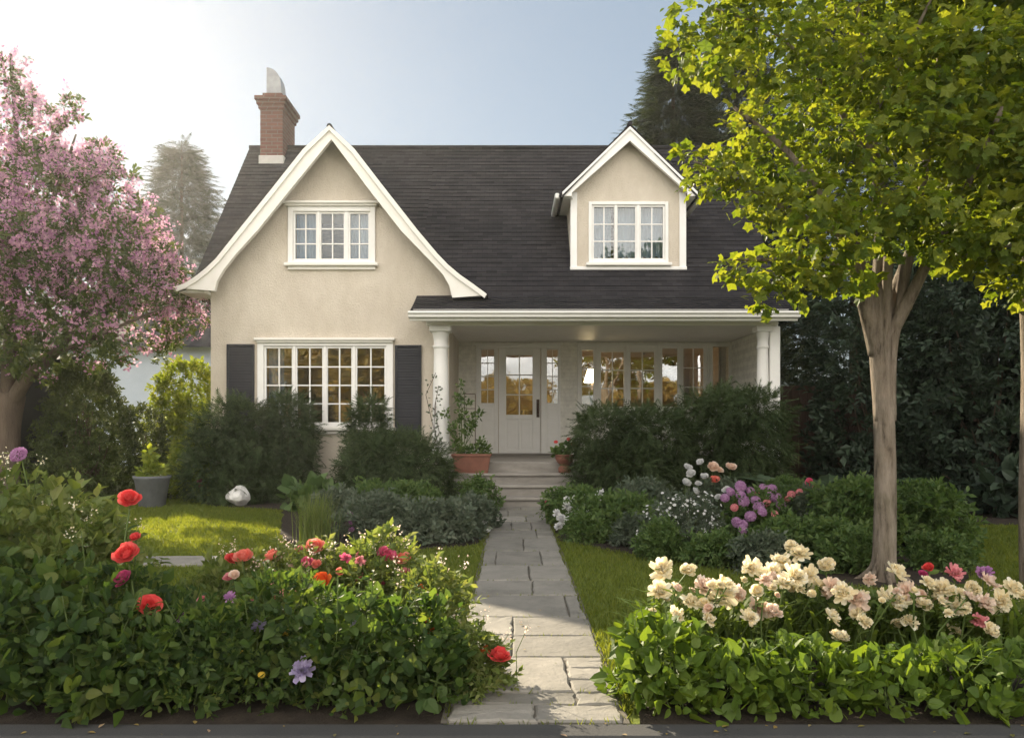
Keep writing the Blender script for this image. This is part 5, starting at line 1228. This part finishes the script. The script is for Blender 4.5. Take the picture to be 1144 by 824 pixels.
dots(e, rng, 'cluster', 'purple', [(810, 557, 8), (826, 545, 8.1), (827, 554, 8), (838, 549, 8.1), (852, 545, 8.1), (844, 560, 7.9), (846, 568, 7.8), (859, 555, 8), (868, 558, 8), (829, 587, 7.6), (828, 592, 7.5), (822, 585, 7.6), (815, 550, 8.1), (832, 562, 7.9), (862, 548, 8.2), (850, 572, 7.7), (872, 566, 7.9), (838, 578, 7.7)], .06); dots(e, rng, 'cluster', 'pink', [(820, 568, 7.8), (856, 563, 7.9), (865, 575, 7.7), (845, 553, 8.1)], .045)
e = mound('pink_border_plant', 905, 8.0, .28, .28, .50, 'leafy border plant with pink and mauve flowers right of the phlox', 'flowers', 'greygreen', n=1000, size=.09, seed=217)
dots(e, rng, 'cluster', 'pink', [(884, 553, 8), (893, 550, 8), (880, 558, 7.9)], .04); dots(e, rng, 'rose', 'hotpink', [(905, 540, 8.1), (906, 546, 8.1)], .05); dots(e, rng, 'cluster', 'purple', [(909, 552, 8.1), (916, 549, 8.1)], .04)
e = mound('green_mound', 880, 9.6, .42, .4, .52, 'smooth clipped green mound behind the phlox', 'topiary', 'midgreen', n=4200, size=.05, seed=218, rnd=.3, rl=.2, nl=22)
e = mound('bushy_shrub', 960, 7.6, .50, .45, .62, 'bushy green shrub left of the maple trunk', 'shrub', 'midgreen', n=2400, size=.10, seed=219, rl=.2)
e = mound('bushy_shrub', 1030, 7.7, .45, .45, .58, 'bushy green shrub right of the maple trunk', 'shrub', 'midgreen', n=2200, size=.10, seed=220, rl=.2)
e = mound('low_perennial', 900, 6.9, .5, .4, .34, 'loose green plants behind the cream flowers', 'plant', 'midgreen', n=1300, size=.09, seed=221)
for i, (a, D, w_, lab) in enumerate(((655, 8.15, .22, 'small leafy edging plant at the lawn corner near the white flowers'), (712, 7.75, .24, 'low edging plant in front of the leafy mound by the right lawn'), (738, 7.05, .2, 'low edging plant left of the airy white flowers'), (800, 6.75, .26, 'low edging plant in front of the airy white flowers'), (855, 6.45, .26, 'low edging plant below the phlox'), (950, 6.4, .26, 'low edging plant left of the maple base'), (1050, 6.6, .3, 'low edging plant right of the maple base'))):
    mound('edging_plant', a, D, w_, .2, .24 + .03 * (i % 3), lab, 'plant', ('midgreen', 'greygreen', 'midgreen')[i % 3], n=900, size=.07, seed=260 + i, rl=.09)
def fern(pxx, D, h, label, seed):
    rng = np.random.default_rng(seed); x = px(pxx, D); e = empty('fern', (x, D, 0), label, 'fern'); n = 16; a = rng.uniform(0, 6.28, n)
    d = np.stack([np.cos(a), np.sin(a), rng.uniform(.7, 1.4, n)], 1); mb = MB(); inst(mb, 'fern', np.repeat(np.array([[x, D, .03]]), n, 0), d, np.stack([-np.cos(a), -np.sin(a), np.full(n, .8)], 1), h * rng.uniform(.8, 1.25, n)); mb.build('foliage', M['fern'], e)
fern(925, 10.6, .95, 'dark arching fern right of the green mound', 231); fern(958, 10.2, .9, 'pale arching fern beside the maple trunk', 232); fern(900, 11.4, .9, 'fern deep in the shade below the porch corner', 233)

# ------------------------------------------------------------------ pots and climbers
def pot(name, prof, x, y, z, label, cat, m):
    e = empty(name, (x, y, z), label, cat); mb = MB(); mb.lathe([(r_, z + h) for r_, h in prof], x, y, 26); mb.build('pot', M[m], e)
    return e
z2 = .465
e = pot('potted_geranium', [(.085, 0), (.095, .01), (.10, .07), (.075, .10), (.07, .12), (.12, .17), (.145, .22), (.14, .26), (.15, .265), (.15, .28), (.12, .275)], px(631, 12.12), 12.16, z2, 'red geranium in a terracotta urn right of the door steps', 'potted plant', 'terracotta')
rng = np.random.default_rng(240); x_, y_ = e.location.x, e.location.y
L_ = [(x_ + rng.normal(0, .07), y_ + rng.normal(0, .05), z2 + .34 + rng.normal(0, .04), .09, .09, .07) for _ in range(7)]; mb = MB(); leaves(mb, rng, L_, 420, 'broad', .06, depth=.8); mb.build('foliage', M['midgreen'], e)
for i, (a, b_) in enumerate(((621, 494), (635, 491), (640, 497))): q = W(a, b_, 12.05); bloom('cluster', 'red', e, q, .035, i)
e = empty('potted_climber', (px(527, 12.15), 12.15, z2), 'leafy climber and small shrub in a terracotta trough left of the door steps', 'potted plant')
x0, x1 = px(506, 12.15), px(548, 12.15)
mb = MB(); v = [(x0 + .04, 12.02, z2), (x1 - .04, 12.02, z2), (x1 - .04, 12.28, z2), (x0 + .04, 12.28, z2), (x0, 11.99, z2 + .26), (x1, 11.99, z2 + .26), (x1, 12.31, z2 + .26), (x0, 12.31, z2 + .26)]
mb.add(v, [(0, 3, 2, 1), (4, 5, 6, 7), (0, 1, 5, 4), (1, 2, 6, 5), (2, 3, 7, 6), (3, 0, 4, 7)]); mb.bbox(x0 - .015, x1 + .015, 11.975, 12.325, z2 + .255, z2 + .29, .006); mb.build('trough', M['terracotta'], e)
rng = np.random.default_rng(241); mb = MB(); st = MB(); LP = []
for (a, b_) in ((512, 445), (516, 470), (522, 450), (506, 480), (528, 468), (515, 430), (498, 462), (535, 462)):
    q = W(a, b_, 12.18); st.tube([(px(516, 12.2) + rng.normal(0, .04), 12.18, z2 + .2), ((q.x + px(516, 12.2)) / 2, 12.2, (q.z + z2 + .2) / 2), tuple(q)], [.007, .005, .003], 5, cap=False)
    LP += [(q.x, q.y, q.z, .06, .06, .07), (q.x * .6 + px(516, 12.2) * .4, 12.18, q.z - .18, .06, .06, .09)]
leaves(mb, rng, LP, 520, 'oval', .06, depth=.9); L_ = [(px(a, 12.15), 12.12, z2 + .34, .09, .09, .10) for a in (512, 522, 534, 542)] + [(px(538, 12.15), 12.1, z2 + .46, .07, .07, .08)]; leaves(mb, rng, L_, 420, 'oval', .06, depth=.9)
mb.build('foliage', M['midgreen'], e); st.build('stem', M['stem'], e)
tr = empty('trellis', (px(530, 12.5), 12.5, FL), 'thin dark wire trellis behind the potted climber', 'trellis')
mb = MB(); ax_, bx_ = px(519, 12.5), px(531, 12.5)
for xx in (ax_, bx_): mb.tube([(xx, 12.5, FL), (xx, 12.5, pz(440, 12.5))], .006, 6)
for zz in (1.2, 1.45): mb.tube([(ax_, 12.5, zz), (bx_, 12.5, zz)], .005, 6)
mb.tube([(ax_, 12.5, pz(440, 12.5)), (bx_, 12.5, pz(440, 12.5))], .006, 6); mb.build('wire_frame', M['handle'], tr)
cl = empty('climbing_vine', (px(487, 12.25), 12.25, 0), 'sparse vine climbing the left porch column', 'climber'); rng = np.random.default_rng(242); mb = MB(); st = MB()
for k in range(3):
    xs = [px(486 + rng.normal(0, 5), 12.28) for _ in range(6)]; zs = np.linspace(.3, 2.0 - k * .2, 6); pts = [(a, 12.29, z_) for a, z_ in zip(xs, zs)]; st.tube(pts, .005, 5, cap=False)
    P_ = np.array([np.array(pts[i]) * (1 - t) + np.array(pts[i + 1]) * t for i in range(5) for t in rng.random(9)]); n = len(P_); inst(mb, 'oval', P_ + rng.normal(0, .04, (n, 3)), rng.normal(0, 1, (n, 3)), np.array([0, -1., .4]) + rng.normal(0, .3, (n, 3)), .05)
mb.build('foliage', M['greygreen'], cl); st.build('stem', M['barkdark'], cl)
e = pot('lawn_planter', [(.16, 0), (.18, .02), (.24, .40), (.26, .42), (.26, .46), (.22, .45)], px(170, 11.6), 11.6, 0, 'grey tapered planter at the edge of the left lawn', 'planter', 'pot_grey')
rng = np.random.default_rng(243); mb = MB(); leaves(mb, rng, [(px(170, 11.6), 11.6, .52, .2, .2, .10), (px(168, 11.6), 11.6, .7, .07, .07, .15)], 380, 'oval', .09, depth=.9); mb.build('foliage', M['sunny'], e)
e = mound('pink_flowered_plant', 224, 12.2, .2, .2, .55, 'small sunlit plant with a magenta flower beside the white rock', 'plant', 'sunny', n=420, size=.08, seed=244, rl=.1); dots(e, rng, 'rose', 'magenta', [(224, 538, 11.95), (226, 543, 11.95)], .045)

# ------------------------------------------------------------------ lawn grass
def inside(poly, x, y):
    c = np.zeros(len(x), bool); n = len(poly)
    for i in range(n):
        (x0, y0), (x1, y1) = poly[i], poly[(i + 1) % n]
        if y0 == y1: continue
        k = ((y0 > y) != (y1 > y)) & (x < (x1 - x0) * (y - y0) / (y1 - y0) + x0); c ^= k
    return c
rng = np.random.default_rng(250); n = 420000
gx = rng.uniform(-7.5, 9, n); gy = 3.3 + 10.2 * rng.random(n) ** 1.5
keep = (np.abs(gx) < gy * .68 + .3) & ~((gx > PX0 - .015) & (gx < PX1 + .015)) & ~((gy > 6.70) & (gy < 7.14) & (gx < -2.0))
for bp in BEDS: keep &= ~inside(bp, gx, gy)
keep &= ~((gx > -5.1) & (gx < 4.3) & (gy > 12.8))
gx, gy = gx[keep], gy[keep]; n = len(gx); jx = np.concatenate([rng.uniform(PX0, PX1, 45) for r_ in rows] + [rng.normal(e_, .012, 900) for e_ in (PX0, PX1)]); jy = np.concatenate([rng.normal(r_[1], .006, 45) for r_ in rows] + [rng.uniform(3.2, 11.4, 900) for _ in range(2)])
gx = np.concatenate([gx, jx]); gy = np.concatenate([gy, jy]); n = len(gx)
a = rng.uniform(0, 6.28, n); h = rng.uniform(.022, .048, n); w_ = rng.uniform(.0025, .0045, n) * (1 + .12 * gy)
ca, sa = np.cos(a), np.sin(a); lean = rng.uniform(.2, .9, n) * h; la = rng.uniform(0, 6.28, n)
v = np.stack([np.stack([gx - ca * w_, gy - sa * w_, np.zeros(n)], 1), np.stack([gx + ca * w_, gy + sa * w_, np.zeros(n)], 1), np.stack([gx + np.cos(la) * lean, gy + np.sin(la) * lean, h], 1)], 1).reshape(-1, 3)
mb = MB(); mb.add(v, np.arange(3 * n).reshape(-1, 3)); tag(mb.build('grass', M['grass']), 'short mown grass of the front lawns', 'grass', kind='stuff')

# fallen leaves and petals along the kerb and the path
rng = np.random.default_rng(260); mb = MB(); n = 150
P_ = np.stack([rng.uniform(-2.3, 2.4, n), np.where(rng.random(n) < .6, rng.uniform(2.85, 3.14, n), rng.uniform(3.2, 5.5, n)), np.zeros(n)], 1)
on = (P_[:, 1] < 3.15) | ((P_[:, 0] > PX0) & (P_[:, 0] < PX1)); P_ = P_[on]; P_[:, 2] = np.where(P_[:, 1] < 3.02, .012, np.where(P_[:, 1] < 3.15, .023, .034)); n = len(P_)
d = np.append(rng.normal(0, 1, (n, 2)), rng.normal(0, .1, (n, 1)), 1); inst(mb, 'oval', P_, d, np.array([0, 0, 1.]) + rng.normal(0, .15, (n, 3)), rng.uniform(.012, .035, n))
tag(mb.build('fallen_leaves', leafmat('fallen_leaf', [(.16, .10, .03), (.28, .20, .06), (.10, .12, .03), (.55, .35, .25)], .2)), 'small fallen leaves and petals on the kerb and path', 'leaves', kind='stuff')
